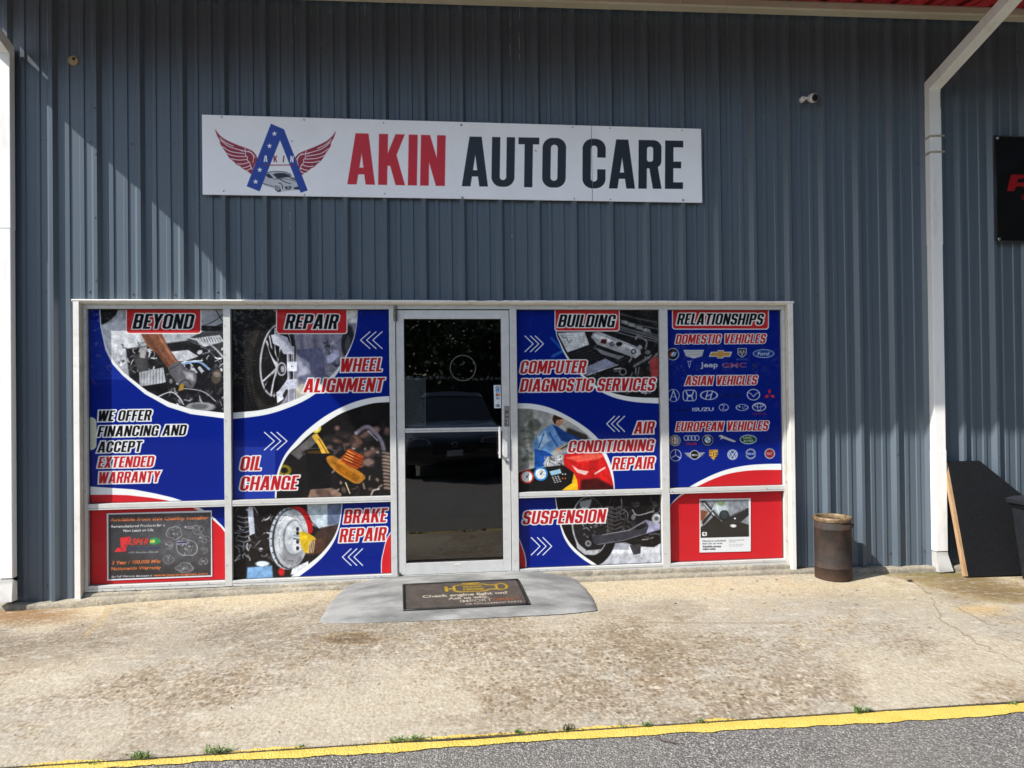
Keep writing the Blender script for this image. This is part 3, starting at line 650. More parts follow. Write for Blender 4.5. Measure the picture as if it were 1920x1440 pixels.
    b.poly([(1030, 884), (1050, 879), (1053, 887), (1034, 892)], (140, 180, 200), 1)
    for k in range(12): b.box(1035+(k % 3)*5+(k//3)*1.4, 894+(k//3)*3.2-(k % 3)*1, 1038+(k % 3)*5+(k//3)*1.4, 895.8+(k//3)*3.2-(k % 3)*1, (190, 192, 194))
    for k in range(4): b.circ(1055+(k % 2)*5, 889+(k//2)*8, 1.4, [(190, 190, 190), (190, 110, 40)][k//2])
    b.tex(.55); b.mask(None)
    ttl(b, 'COMPUTER', 974.5, 700.8, 1101.5, 699.6, 24); ttl(b, 'DIAGNOSTIC SERVICES', 974.5, 734.6, 1231, 732.6, 24)
    ttl(b, 'AIR', 1188, 813.3, 1229.5, 812.6, 22.6); ttl(b, 'CONDITIONING', 1064.5, 848.8, 1228.5, 845.6, 22.4); ttl(b, 'REPAIR', 1147, 880.8, 1229.5, 878.8, 22.8)
    chev(b, (999.7, 1010, 1019), -15.4, 630, 659.5); chev(b, (1137.6, 1146.6, 1156.4), 14.6, 780.5, 809)
    return b
def film_suspension(x0, x1, z0, z1):
    b = film(x0, x1, z0, z1)
    o = [(1040.5, 925), (1040.8, 933), (1043.5, 954), (1049.5, 983), (1058, 1009), (1072, 1030), (1091, 1047), (1106, 1057), (1120, 1066)]
    i = [(1042, 925), (1042.3, 933), (1045.5, 954), (1052, 982), (1062, 1007), (1077, 1027), (1096, 1043), (1115, 1056), (1130, 1066)]
    b.poly(smooth(o)+[(1250, 1066), (1250, 925)], WHT); b.mask(smooth(i)+[(1250, 1066), (1250, 925)])
    b.box(1035, 920, 1250, 1070, (24, 22, 22)); b.poly([(1140, 1020), (1250, 1010), (1250, 1070), (1125, 1070)], (196, 200, 208), 2)
    b.poly([(1128, 1040), (1250, 1035), (1250, 1056), (1120, 1062)], (168, 172, 180), 5); b.poly([(1140, 1018), (1180, 1018), (1180, 1031), (1140, 1031)], (140, 144, 156), 2)
    b.poly([(1130, 930), (1250, 930), (1250, 1012), (1226, 1026), (1190, 1024), (1160, 1012), (1120, 1015)], (22, 20, 20), 2)
    b.clutter((1110, 934, 1240, 1018), 100, 51, DRK+[(110, 108, 112), (60, 56, 56)], w=(.8, 3), ln=(4, 22))
    b.ell(1100, 990, 56, 74, (20, 19, 20), -.12, 1.5); b.ell(1106, 986, 34, 55, (150, 152, 158), -.12, 1.2); b.ell(1107, 985, 32, 53, (30, 28, 30), -.12, 1.2)
    b.poly([(1080, 1016), (1100, 1032), (1126, 1030), (1116, 1040), (1096, 1040), (1082, 1028)], (170, 174, 180), 2); b.poly([(1086, 940), (1110, 936), (1106, 950), (1090, 960)], (120, 124, 128), 3)
    b.clutter((1080, 950, 1128, 1016), 46, 52, DRK+[(90, 88, 92), (140, 138, 142)], w=(.8, 3), ln=(3, 14))
    for k in range(8): b.line([(1136, 950+k*7.6), (1150, 955+k*7.6), (1166, 949+k*7.6)], 2.8, (58, 54, 56), sm=True); b.line([(1138, 949+k*7.6), (1150, 952.5+k*7.6)], .8, (120, 118, 122))
    b.poly([(1110, 1004), (1134, 1001), (1180, 992), (1210, 974), (1222, 976), (1240, 984), (1240, 992), (1206, 1002), (1160, 1016), (1118, 1022), (1112, 1016)], (52, 52, 60), 1.2)
    b.line([(1130, 1003), (1180, 994), (1212, 976)], 1.4, (130, 130, 142)); b.line([(1120, 1021), (1170, 1013), (1238, 992)], 1.2, (110, 110, 122)); b.poly([(1210, 975), (1226, 978), (1240, 982), (1240, 992), (1212, 1000), (1216, 986)], (134, 134, 160), 1.2)
    b.ell(1201, 988, 11, 4, (20, 20, 24), -.4); b.circ(1231, 972, 9, (150, 152, 158)); b.circ(1231, 972, 4, (70, 72, 78)); b.circ(1103, 1019, 6, (120, 122, 128)); b.circ(1103, 1019, 3, (60, 60, 64))
    b.poly([(1180, 1022), (1202, 1020), (1201, 1038), (1188, 1040)], (50, 50, 54), 1.2); b.line([(1186, 956), (1196, 966), (1226, 958)], 2, (130, 132, 138), sm=True); b.line([(1165, 936), (1166, 945)], 1.4, (150, 150, 156))
    b.tex(.55); b.mask(None)
    b.poly(smooth([(960, 995), (972, 1007), (979.5, 1024), (986, 1046), (987.5, 1068)])+[(955, 1068), (955, 995)], WHT); b.poly(smooth([(958, 997), (970.8, 1009), (978, 1025), (984.5, 1046), (986, 1068)])+[(955, 1068), (955, 995)], RED)
    ttl(b, 'SUSPENSION', 979, 983.6, 1138.5, 979.4, 25); chev(b, (1012.5, 1024, 1034.4), -16.3, 1008, 1040.5)
    return b
def film_marks(x0, x1, z0, z1):
    """the panel of car makers' badges"""
    b = film(x0, x1, z0, z1); S = (184, 190, 200); D = (22, 24, 34)
    header(b, 1260, 1441.7, 618, 'RELATIONSHIPS', 1268.6, 1433.5, 608.7, 21)
    for t, a in (('DOMESTIC VEHICLES', (1266, 644.8, 1437.5, 643.6, 17.5)), ('ASIAN VEHICLES', (1284, 722.6, 1421.5, 721.2, 17.5)), ('EUROPEAN VEHICLES', (1266.5, 809, 1442.5, 806.8, 17.5))): ttl(b, t, *a, ow=1.6)
    b.circ(1261.6, 664, 11.6, S); b.circ(1261.6, 664, 10.2, D)
    for dx, c in ((-4, (150, 70, 60)), (0, S), (4, (110, 150, 200))): b.ell(1261.6+dx, 664, 2.3, 5, c, .5)
    b.poly([(1281.5, 656), (1320, 656), (1316, 668), (1301, 672), (1286, 668)], S)
    for k in range(4): b.line([(1284, 658.5+k*3), (1318, 658.5+k*3)], .8, (110, 108, 90))
    b.poly([(1329, 669), (1333, 659.5), (1345, 659.5), (1346, 656.5), (1358, 656.5), (1357, 659.5), (1373, 659.5), (1369, 669), (1357, 669), (1356, 672), (1344, 672), (1345, 669)], S); b.poly([(1331.5, 667.5), (1334.5, 661), (1346, 661), (1347, 658), (1356.5, 658), (1355.5, 661), (1370, 661), (1367.5, 667.5), (1355.5, 667.5), (1354.5, 670.5), (1345.5, 670.5), (1346.5, 667.5)], (170, 130, 60))
    b.poly([(1383, 653), (1400, 653), (1400, 664), (1391.5, 671), (1383, 664)], S); b.poly([(1384.3, 654.3), (1398.7, 654.3), (1398.7, 663.4), (1391.5, 669.2), (1384.3, 663.4)], D); b.ring(1387.5, 660, 2, 1, S); b.ring(1395.5, 660, 2, 1, S); b.line([(1389, 657), (1391.5, 667), (1394, 657)], 1.2, S)
    b.small('DODGE', 1381.5, 675.2, 1402, 675, 2.8, (140, 146, 160))
    b.ell(1431.7, 663, 20.2, 8, S); b.ell(1431.7, 663, 18.8, 6.8, (24, 60, 130)); b.small('Ford', 1420, 666.6, 1443, 666.2, 7.2, S, .02, .25)
    b.line([(1289.5, 676.5), (1292.6, 689.5), (1295.7, 676.5), (1292.6, 678.5), (1289.5, 676.5)], 1, S); b.small('Jeep', 1313, 688.6, 1346, 688.2, 9.5, (170, 176, 186), .03)
    b.small('GMC', 1353.5, 689, 1399.5, 688.6, 8.6, (150, 120, 140), .02); b.small('GMC', 1355, 688.2, 1398.5, 687.8, 7, (120, 30, 60), .0); b.ell(1415, 685, 5, 4, (60, 50, 80), .4, 2, .6)
    b.ring(1262.6, 741.5, 11, 1.2, S, ry=11.4); b.line([(1256.5, 750), (1262.6, 732), (1268.8, 750)], 1.8, S); b.line([(1260, 744), (1265.2, 744)], 1.1, S)
    b.draw(lambda x, y: np.abs(d_box(x, y, 1280.8, 731.5, 1305.5, 751.5, 6))-.8, (1279, 729, 1308, 754), S); b.line([(1286.5, 733.5), (1289, 741), (1298, 741), (1300.5, 733.5)], 2, S); b.line([(1288, 749.5), (1290, 743), (1297, 743), (1299, 749.5)], 2, S)
    b.ring(1329.3, 741, 15.5, 1.5, S, ry=8.2); b.line([(1323, 748.5), (1327, 733.5)], 2, S); b.line([(1331.5, 748.5), (1336, 733.5)], 2, S); b.line([(1325, 743), (1334, 739)], 1.8, S)
    b.line([(1355, 745), (1355.5, 738)], 1.6, D); b.line([(1358, 745), (1366, 737), (1364, 741), (1368, 745.5)], 1.6, D); b.line([(1373, 745), (1380, 737), (1383, 745), (1392, 737)], 1.6, D)
    b.ring(1412.7, 740, 11.6, 1.6, S, ry=10); b.line([(1402, 736), (1408, 738), (1412.7, 744), (1417.5, 738), (1423.5, 736)], 1.4, S)
    for cx, cy, an in ((1443, 734, 0), (1438, 743, 1.05), (1448.5, 743, -1.05)):
        c, s_ = math.cos(an), math.sin(an); b.poly([(cx+u*c-v*s_, cy+u*s_+v*c) for u, v in ((0, -5), (3.2, 0), (0, 5), (-3.2, 0))], (190, 40, 46))
    b.small('MITSUBISHI', 1434, 750.3, 1452, 750, 2, (70, 20, 60))
    b.ring(1280, 769, 9.5, 1, (10, 18, 70)); b.box(1268, 767.6, 1292, 770.6, (10, 18, 70)); b.small('ISUZU', 1298, 771, 1338, 770.4, 6.6, S, .03)
    b.ring(1357, 764, 8.6, 1.1, S, ry=6.6); b.line([(1353, 759.5), (1358.5, 759.5), (1354.5, 768), (1363, 768)], 1.2, S); b.ring(1391.5, 764, 11, 1.1, S, ry=5.8)
    for dx, dy, r_ in ((-5, -1.5, 1.8), (1, -.5, 1), (5, -2, 1), (2, 2.4, 1), (6, 2, 1)): b.circ(1391.5+dx, 764+dy, r_, S)
    b.ring(1423.3, 763, 12.2, 1.3, S, ry=7.6); b.ring(1423.3, 760, 8, 1.1, S, ry=3.2); b.ring(1423.3, 763, 3.4, 1.1, S, ry=7); b.small('TOYOTA', 1410.5, 778.3, 1437, 778, 4.4, (150, 36, 80), .01)
    b.circ(1265.7, 826, 10.6, (150, 150, 146)); b.ring(1265.7, 826, 8, 1.6, (60, 62, 66)); b.circ(1265.7, 826, 6.2, (176, 178, 176)); b.box(1262, 821, 1263.4, 831, (150, 40, 44)); b.box(1260, 825, 1265.4, 826.5, (150, 40, 44)); b.line([(1268, 822), (1270, 826), (1267, 830)], 1.2, (40, 80, 60))
    for k in range(4): b.ring(1286.8+k*6.6, 821.2, 4.3, 1.3, S, ry=4.5)
    b.small('Audi', 1286.5, 834.2, 1306.5, 834, 5.6, (160, 36, 60), .03)
    b.circ(1327, 825, 10, (16, 16, 20)); b.ring(1327, 825, 9.8, .8, S); b.circ(1327, 825, 6, S); b.small('BMW', 1321.5, 818.9, 1332.5, 818.9, 2.6, S, .02)
    b.poly([(1327, 825), (1327, 819.4), (1321.6, 825)], (70, 130, 190)); b.poly([(1327, 825), (1327, 830.6), (1332.6, 825)], (70, 130, 190))
    b.poly([(1347, 818), (1352, 815.5), (1358, 818), (1368, 822), (1379.5, 827), (1376, 829), (1366, 826), (1356, 822.5), (1350, 824), (1352, 820)], (170, 172, 176), sm=True)
    b.ell(1403, 824, 16, 8.8, S); b.ell(1403, 824, 14.4, 7.3, (16, 66, 44)); b.small('LAND-', 1394, 822.8, 1411, 822.4, 4.4, (206, 208, 190), .02); b.small('-ROVER', 1393, 829, 1413, 828.4, 4.4, (206, 208, 190), .02)
    b.line([(1436, 818), (1439, 826), (1439, 816)], .9, (10, 18, 70)); b.line([(1442, 818), (1439, 826)], .9, (10, 18, 70)); b.small('MASERATI', 1427, 832, 1452, 831.6, 2.4, (10, 18, 70))
    b.ring(1266.8, 853.7, 10.3, 1.2, S, ry=10.7)
    for a in (-math.pi/2, math.pi/6, 5*math.pi/6): b.line([(1266.8, 853.7), (1266.8+10*math.cos(a), 853.7+10*math.sin(a))], 1.6, S)
    b.poly([(1283, 849), (1322, 848.4), (1314, 856), (1310, 859), (1295, 859), (1290, 856)], (150, 154, 160)); [b.line([(1284+k, 851+k*2), (1321-k, 850.6+k*2)], .6, (70, 74, 90)) for k in range(4)]; b.circ(1302.4, 853, 9, (170, 174, 180)); b.circ(1302.4, 853, 7.4, (16, 16, 18)); b.small('MINI', 1297, 855, 1308, 855, 4, S, .02)
    b.poly([(1329.5, 843.5), (1346, 843), (1346, 853), (1338, 863), (1329.5, 854)], (176, 140, 60), sm=False)
    for k in range(3): b.line([(1330.5, 846+k*5), (1336, 845.8+k*5)], 1.4, (120, 30, 30)); b.line([(1340.5, 850+k*4), (1345, 849.6+k*4)], 1.4, (30, 20, 18))
    b.box(1335, 848, 1341, 855, (196, 160, 70), 1); b.line([(1338, 849), (1338, 854)], 1.6, (30, 24, 20))
    b.circ(1373.5, 852.5, 10, (150, 156, 166)); b.circ(1373.5, 852.5, 8.6, (40, 62, 120)); b.ring(1373.5, 852.5, 7.8, 1.1, S); b.line([(1369, 846.5), (1373.5, 853), (1378, 846.5)], 1.4, S); b.line([(1367, 849.5), (1370.5, 858.5), (1373.5, 852), (1376.5, 858.5), (1380, 849.5)], 1.3, S)
    b.ring(1407.6, 851, 8.6, 3, (120, 128, 140)); b.box(1396, 848.6, 1419, 853.6, (18, 34, 110)); b.small('VOLVO', 1398.5, 852.9, 1417, 852.6, 4, S, .03)
    b.circ(1443.3, 850.5, 10, (140, 140, 144)); b.circ(1443.3, 850.5, 7.8, (112, 24, 34)); b.small('FIAT', 1438, 853.6, 1448.6, 853.4, 6, (190, 180, 182))
    o = [(1280, 921), (1294, 912), (1317.5, 899), (1346.7, 885.8), (1375.8, 877), (1405, 872), (1434, 870), (1462.6, 869.5), (1475, 869.5)]
    i = [(1290, 921), (1310, 911), (1332.5, 900.2), (1361, 889.7), (1390, 884), (1419.6, 881.5), (1462.6, 881), (1475, 881)]
    b.poly(smooth(o)+[(1475, 925)], WHT); b.poly(smooth(i)+[(1475, 925)], RED)
    return b
def film_plain(x0, x1, z0, z1):
    b = film(x0, x1, z0, z1, RED)
    b.poly([(1240, 915), (1292, 915), (1287, 924), (1273.7, 932), (1259, 945), (1251, 960), (1240, 975)], WHT); b.poly([(1240, 915), (1284, 915), (1278, 925), (1263.5, 938), (1252, 953), (1240, 968)], BLUE)
    return b

def quad_board(pts, y, ppm, bg):
    """board for a rectangular sheet on the plane y whose corners are measured as tl, tr, br, bl"""
    W = [np.array((wy(px, py, y)[0], y, wy(px, py, y)[1])) for px, py in pts]
    tl, tr, br, bl = W; O = bl; eu = (br-bl); w = np.linalg.norm(eu); eu = eu/w; ev = np.cross((0, -1, 0), eu); ev = ev*(1 if ev[2] > 0 else -1)
    h = .5*(np.linalg.norm(tl-bl)+np.linalg.norm(tr-br)); return Board(O, eu, ev, w, h, ppm, bg)
def board_parts_poster():
    b = quad_board([(200.4, 962), (397.7, 957.8), (398, 1081), (201, 1088.7)], GY-.004, 620, (196, 200, 210))
    X0, X1 = 203.2, 395.3
    b.poly([(X0, 965), (X1, 960.6), (395.6, 1078.6), (203.6, 1086)], (34, 34, 38)); b.mask([(X0, 965), (X1, 960.6), (395.6, 1078.6), (203.6, 1086)])
    b.ell(340, 1010, 70, 50, (84, 86, 92), 0, 60, .8); b.ell(262, 1010, 40, 26, (70, 70, 76), 0, 40, .5)
    OR = (206, 104, 44); W = (214, 216, 220)
    b.small('Available from this Quality Installer', 206, 977.5, 392.5, 973.2, 6.6, OR, .022, .2)
    b.small('Remanufactured Products for a', 208, 989.6, 310, 986.6, 5, W, .014, .2); b.small('New Lease on Life', 231, 997.4, 288, 995.6, 5, W, .014, .2)
    b.poly([(225, 1010), (242, 1008), (236, 1034), (214, 1035), (219, 1028), (227, 1026)], (190, 30, 40)); b.line([(228, 1009), (244, 1008)], 3, (190, 30, 40))
    b.text('ASPER', 237, 1022.4, 280, 1021, 12, col=(196, 34, 44), out=(20, 60, 40), ow=.9, shear=.25)
    b.poly([(281, 1010), (290, 1008), (299, 1010), (302, 1016), (297, 1020), (282, 1021)], (40, 130, 76)); b.poly([(281, 1013), (290, 1012), (290, 1017), (281, 1018)], (190, 180, 70))
    b.small('ENGINES & TRANSMISSIONS', 237, 1031, 302, 1029.3, 4.6, (30, 46, 84), .03); b.small('100% Associate Owned', 241, 1037.6, 296, 1036.2, 3.4, (190, 194, 200), .0, .2)
    b.small('3 Year / 100,000 Mile', 209.5, 1058.5, 302, 1055, 6.6, OR, .022, .2); b.small('Nationwide Warranty', 208, 1069.5, 303, 1066.6, 6.4, OR, .022, .2)
    b.small('See Full Warranty disclosure at', 209, 1083, 286, 1080.6, 3.8, W, .012, .15); b.small('www.jasperengines.com', 287.5, 1081, 390.5, 1077.6, 5, OR, .022, .2)
    def part(cx, cy, rx, ry, seed):
        r = random.Random(seed); n = 13; P = [(cx+rx*r.uniform(.75, 1.12)*math.cos(t*2*math.pi/n), cy+ry*r.uniform(.75, 1.12)*math.sin(t*2*math.pi/n)) for t in range(n)]
        b.poly(P, (150, 152, 156), 1.5, sm=True); Q = [(cx+(x-cx)*.93, cy+(y-cy)*.91) for x, y in P]; b.poly(Q, (72, 73, 76), 1, sm=True)
        for _ in range(int(rx*2)): a, q = r.uniform(0, 6.28), r.uniform(0, .7); b.line([(cx+rx*q*math.cos(a), cy+ry*q*math.sin(a)), (cx+rx*q*math.cos(a)+r.uniform(-4, 4), cy+ry*q*math.sin(a)+r.uniform(-3, 3))], r.uniform(.6, 1.8), r.choice([(110, 112, 118), (36, 36, 40), (150, 152, 156), (80, 82, 88)]))
    for a in ((327, 999, 16, 13, 1), (371, 993, 11, 10, 2), (384, 1011, 11, 7, 3), (316, 1023, 9, 7, 4), (350, 1026, 21, 17, 5), (316, 1049, 11, 9, 6), (383, 1032, 8, 6, 7), (381, 1053, 11, 7, 8), (347, 1065, 18, 10, 9)): part(*a)
    b.line([(348, 988), (362, 990)], 3.4, (196, 198, 202)); b.line([(349, 988), (362, 990)], 2, (58, 59, 62)); b.box(331, 1014, 353, 1021, (120, 124, 150), 3); b.line([(333, 1017.5), (350, 1016.5)], 2.4, (30, 30, 34))
    b.tex(.55); b.mask(None); return b
def board_service_poster():
    b = quad_board([(1310, 935.5), (1405.7, 934.7), (1407.6, 1033.7), (1312, 1036)], GY-.004, 620, (206, 210, 214))
    ph = [(1312.7, 938.2), (1403.6, 936.4), (1404.6, 1006), (1314, 1008.5)]
    b.poly(ph, (120, 126, 134)); b.mask(ph)
    b.poly([(1312, 950), (1334, 946), (1330, 970), (1312, 985)], (150, 150, 154), 2); b.poly([(1312, 956), (1328, 959), (1320, 974), (1312, 978)], (120, 70, 46), 2)
    b.poly([(1313, 938), (1322, 938), (1348, 968), (1352, 978), (1340, 974)], (44, 46, 50), 1.4); b.line([(1320, 944), (1348, 976)], 2.4, (190, 196, 202))
    b.ell(1352, 952, 12, 12, (176, 190, 196), 0, 8); b.ell(1352, 943, 8, 5, (110, 130, 96), 0, 5)
    b.poly([(1312, 990), (1322, 984), (1340, 966), (1352, 978), (1372, 974), (1404, 984), (1405, 1010), (1312, 1010)], (26, 23, 22), 1.5)
    b.line([(1314, 986), (1324, 976), (1338, 952)], 2, (196, 200, 204)); b.poly([(1316, 978), (1336, 956), (1333, 966), (1318, 985)], (30, 30, 32))
    b.ell(1358, 967, 9.6, 10.5, (20, 22, 26)); b.ell(1358, 965, 7, 7, (48, 54, 62), 0, 5)
    b.poly([(1362, 978), (1368, 968), (1384, 960), (1404, 952), (1404, 966), (1390, 978), (1374, 986), (1364, 984)], (30, 29, 31), 1.4)
    for k in range(6): b.line([(1370+k*5, 969-k*2.4), (1374+k*5, 965-k*2.4)], 1.6, (84, 84, 88))
    b.ell(1375, 986, 6, 3, (200, 204, 208), .1, 1.4); b.circ(1378, 972, 1.6, (220, 222, 226)); b.box(1316.5, 997.5, 1325.5, 1005, (196, 200, 204), 1.5); b.circ(1321, 1001, 2, (60, 60, 64))
    b.tex(.55); b.mask(None); K = (24, 26, 32)
    b.small('Choose an authorized', 1317, 1016, 1361, 1015.2, 3.6, K, .008); b.small('team you can trust.', 1317, 1020.8, 1355, 1020, 3.6, K, .008)
    b.small('Schedule service', 1317.5, 1026.6, 1352, 1026, 3.7, K, .03); b.small('online today.', 1317.5, 1031.2, 1342.5, 1030.6, 3.7, K, .03)
    b.small("We're now RepairPal", 1367, 1014, 1395, 1013.4, 2.4, (70, 72, 78), .0); b.small('Certified.', 1367, 1017.2, 1379, 1017, 2.4, (70, 72, 78), .0)
    b.small('Fair prices and a trusted', 1367.5, 1021.6, 1394, 1021.2, 2, (110, 112, 118)); b.small('nationwide guarantee.', 1367.5, 1024.6, 1392, 1024.2, 2, (110, 112, 118))
    return b
def board_sign():
    b = quad_board([(376.5, 215.5), (1315, 241), (1316.5, 380), (380, 364.5)], -.046, 460, (246, 247, 249))
    BL = (20, 60, 158); DR = (150, 28, 46); W = (246, 247, 249)
    q = lambda L: [(370+x/4, 200+y/4) for x, y in L]
    # wings
    for sgn in (0, 1):
        m = (lambda L: q(L)) if not sgn else (lambda L: q([(1172-x, y+18+(x-300)*.02) for x, y in L]))
        out = [(132, 168), (160, 205), (205, 242), (290, 282), (360, 308), (410, 330), (440, 362), (452, 400), (430, 440), (408, 505), (384, 492), (362, 478), (336, 464), (322, 448), (296, 436), (272, 412), (246, 392), (226, 366), (212, 340), (192, 312), (172, 280), (166, 250), (148, 218)]
        b.poly(m(out), (206, 150, 156), 1, sm=True); b.poly(m([(x+(300-x)*.02, y+(340-y)*.03) for x, y in out]), DR, .8, sm=True)
        for L in ([(176, 252), (240, 300), (350, 332)], [(190, 300), (250, 336), (352, 352)], [(220, 350), (280, 370), (364, 374)], [(252, 390), (310, 400), (372, 396)], [(300, 428), (340, 430), (388, 416)], [(338, 460), (366, 454), (400, 440)], [(366, 480), (386, 472), (408, 458)], [(168, 232), (210, 268), (270, 296)], [(330, 330), (400, 344), (432, 380)]):
            b.line(m(L), 1.5, W, sm=True)
        b.line(m([(356, 312), (362, 340), (360, 360), (376, 380), (374, 400), (392, 420), (398, 444), (412, 470)]), 1.4, W, sm=True); b.line(m([(380, 330), (410, 350), (422, 384), (416, 420)]), 1.2, W, sm=True)
    b.poly(q([(484, 560), (505, 505), (520, 492), (575, 486), (660, 490), (700, 500), (720, 530), (770, 545), (805, 585), (806, 606), (780, 622), (640, 636), (600, 640), (570, 612), (500, 590)]), (196, 198, 204), .8)
    K = (30, 32, 40)
    b.poly(q([(565, 506), (600, 498), (650, 497), (690, 512), (704, 530), (660, 530), (600, 540)]), K, sm=False); b.poly(q([(512, 510), (535, 500), (556, 520), (572, 540), (530, 532)]), K)
    b.line(q([(505, 505), (540, 490), (600, 486), (660, 490), (705, 515)]), 1, K, sm=True); b.line(q([(488, 575), (540, 590), (575, 600)]), 1, K); b.line(q([(575, 545), (640, 540), (690, 548), (740, 560)]), .8, K, sm=True)
    b.line(q([(700, 535), (760, 560), (790, 596)]), 1.6, K, sm=True); b.line(q([(716, 532), (775, 556), (800, 590)]), 1, K, sm=True); b.line(q([(620, 545), (660, 565), (700, 578)]), 1.4, K, sm=True)
    b.ell(370+612/4, 200+605/4, 7.5, 8.5, K); b.ell(370+604/4, 200+605/4, 4.8, 6.4, (150, 152, 158)); b.poly(q([(575, 585), (600, 570), (632, 585), (640, 632), (628, 634), (620, 596)]), (206, 208, 212))
    b.poly(q([(655, 600), (700, 596), (706, 610), (690, 622), (664, 620)]), K); b.ell(370+682/4, 200+608/4, 2.6, 1.8, (170, 172, 178)); b.poly(q([(722, 606), (790, 596), (796, 610), (770, 622), (728, 620)]), K)
    b.poly(q([(552, 128), (650, 170), (828, 628), (775, 645), (620, 250), (467, 635), (370, 597)]), BL, .8)
    for x, y in ((578, 203), (541, 295), (468, 474), (437, 563)):
        P = []
        for k in range(10): r_ = 22 if k % 2 == 0 else 9.5; a = -math.pi/2+k*math.pi/5; P.append((x+r_*math.cos(a), y+r_*math.sin(a)))
        b.poly(q(P), W, .7)
    def sm_(t, x0, x1, y0, y1, c): b.text(t, 370+x0/4, 200+y1/4, 370+x1/4, 200+(y1+1)/4, (y1-y0)/4, col=c, soft=.7)
    sm_('A', 496, 526, 365, 415, W); sm_('K', 571, 598, 367, 416, DR); sm_('I', 640, 649, 368, 417, DR); sm_('N', 696, 721, 368, 418, W)
    b.line(q([(502, 438), (728, 438)]), 1.6, DR)
    b.text('AKIN', 651.7, 345, 833.7, 348.3, 95, 94, col=(204, 26, 38), soft=.7, out=(214, 130, 136), ow=.6); b.text('AUTO', 866, 349, 1060.3, 352, 93, 93, col=(26, 26, 28), soft=.7); b.text('CARE', 1092, 353, 1280.5, 354.2, 93, 90, col=(12, 12, 14), soft=.7)
    for k, (x, y) in enumerate(((1003, 282), (546, 264))): b.line([(x, y), (x+3, y+1.6)], .9, (60, 60, 66))
    b.grain(.05, 120, 3); return b
# ------------------------------------------------------------ ground
GB = ([-40, -.6, .2, .75, 1.25, 1.9, 4.0, 4.9, 5.8, 6.6, 7.7, 12, 40], [.03, .03, .026, .052, .062, .078, .058, .061, .05, .022, .008, .005, .005])
def gz(x, y): return float(np.interp(x, *GB))*max(0.0, min(1.0, 1+(y+.1)/2.2))
def grid(name, xs, ys, zf, mat, kind='structure', skirt=0):
    bm = bmesh.new(); V = [[bm.verts.new((x, y, zf(x, y))) for y in ys] for x in xs]
    for i in range(len(xs)-1):
        for j in range(len(ys)-1): bm.faces.new((V[i][j], V[i+1][j], V[i+1][j+1], V[i][j+1]))
    o = link(name, bm, mat, smooth=True); o['kind'] = kind; return o

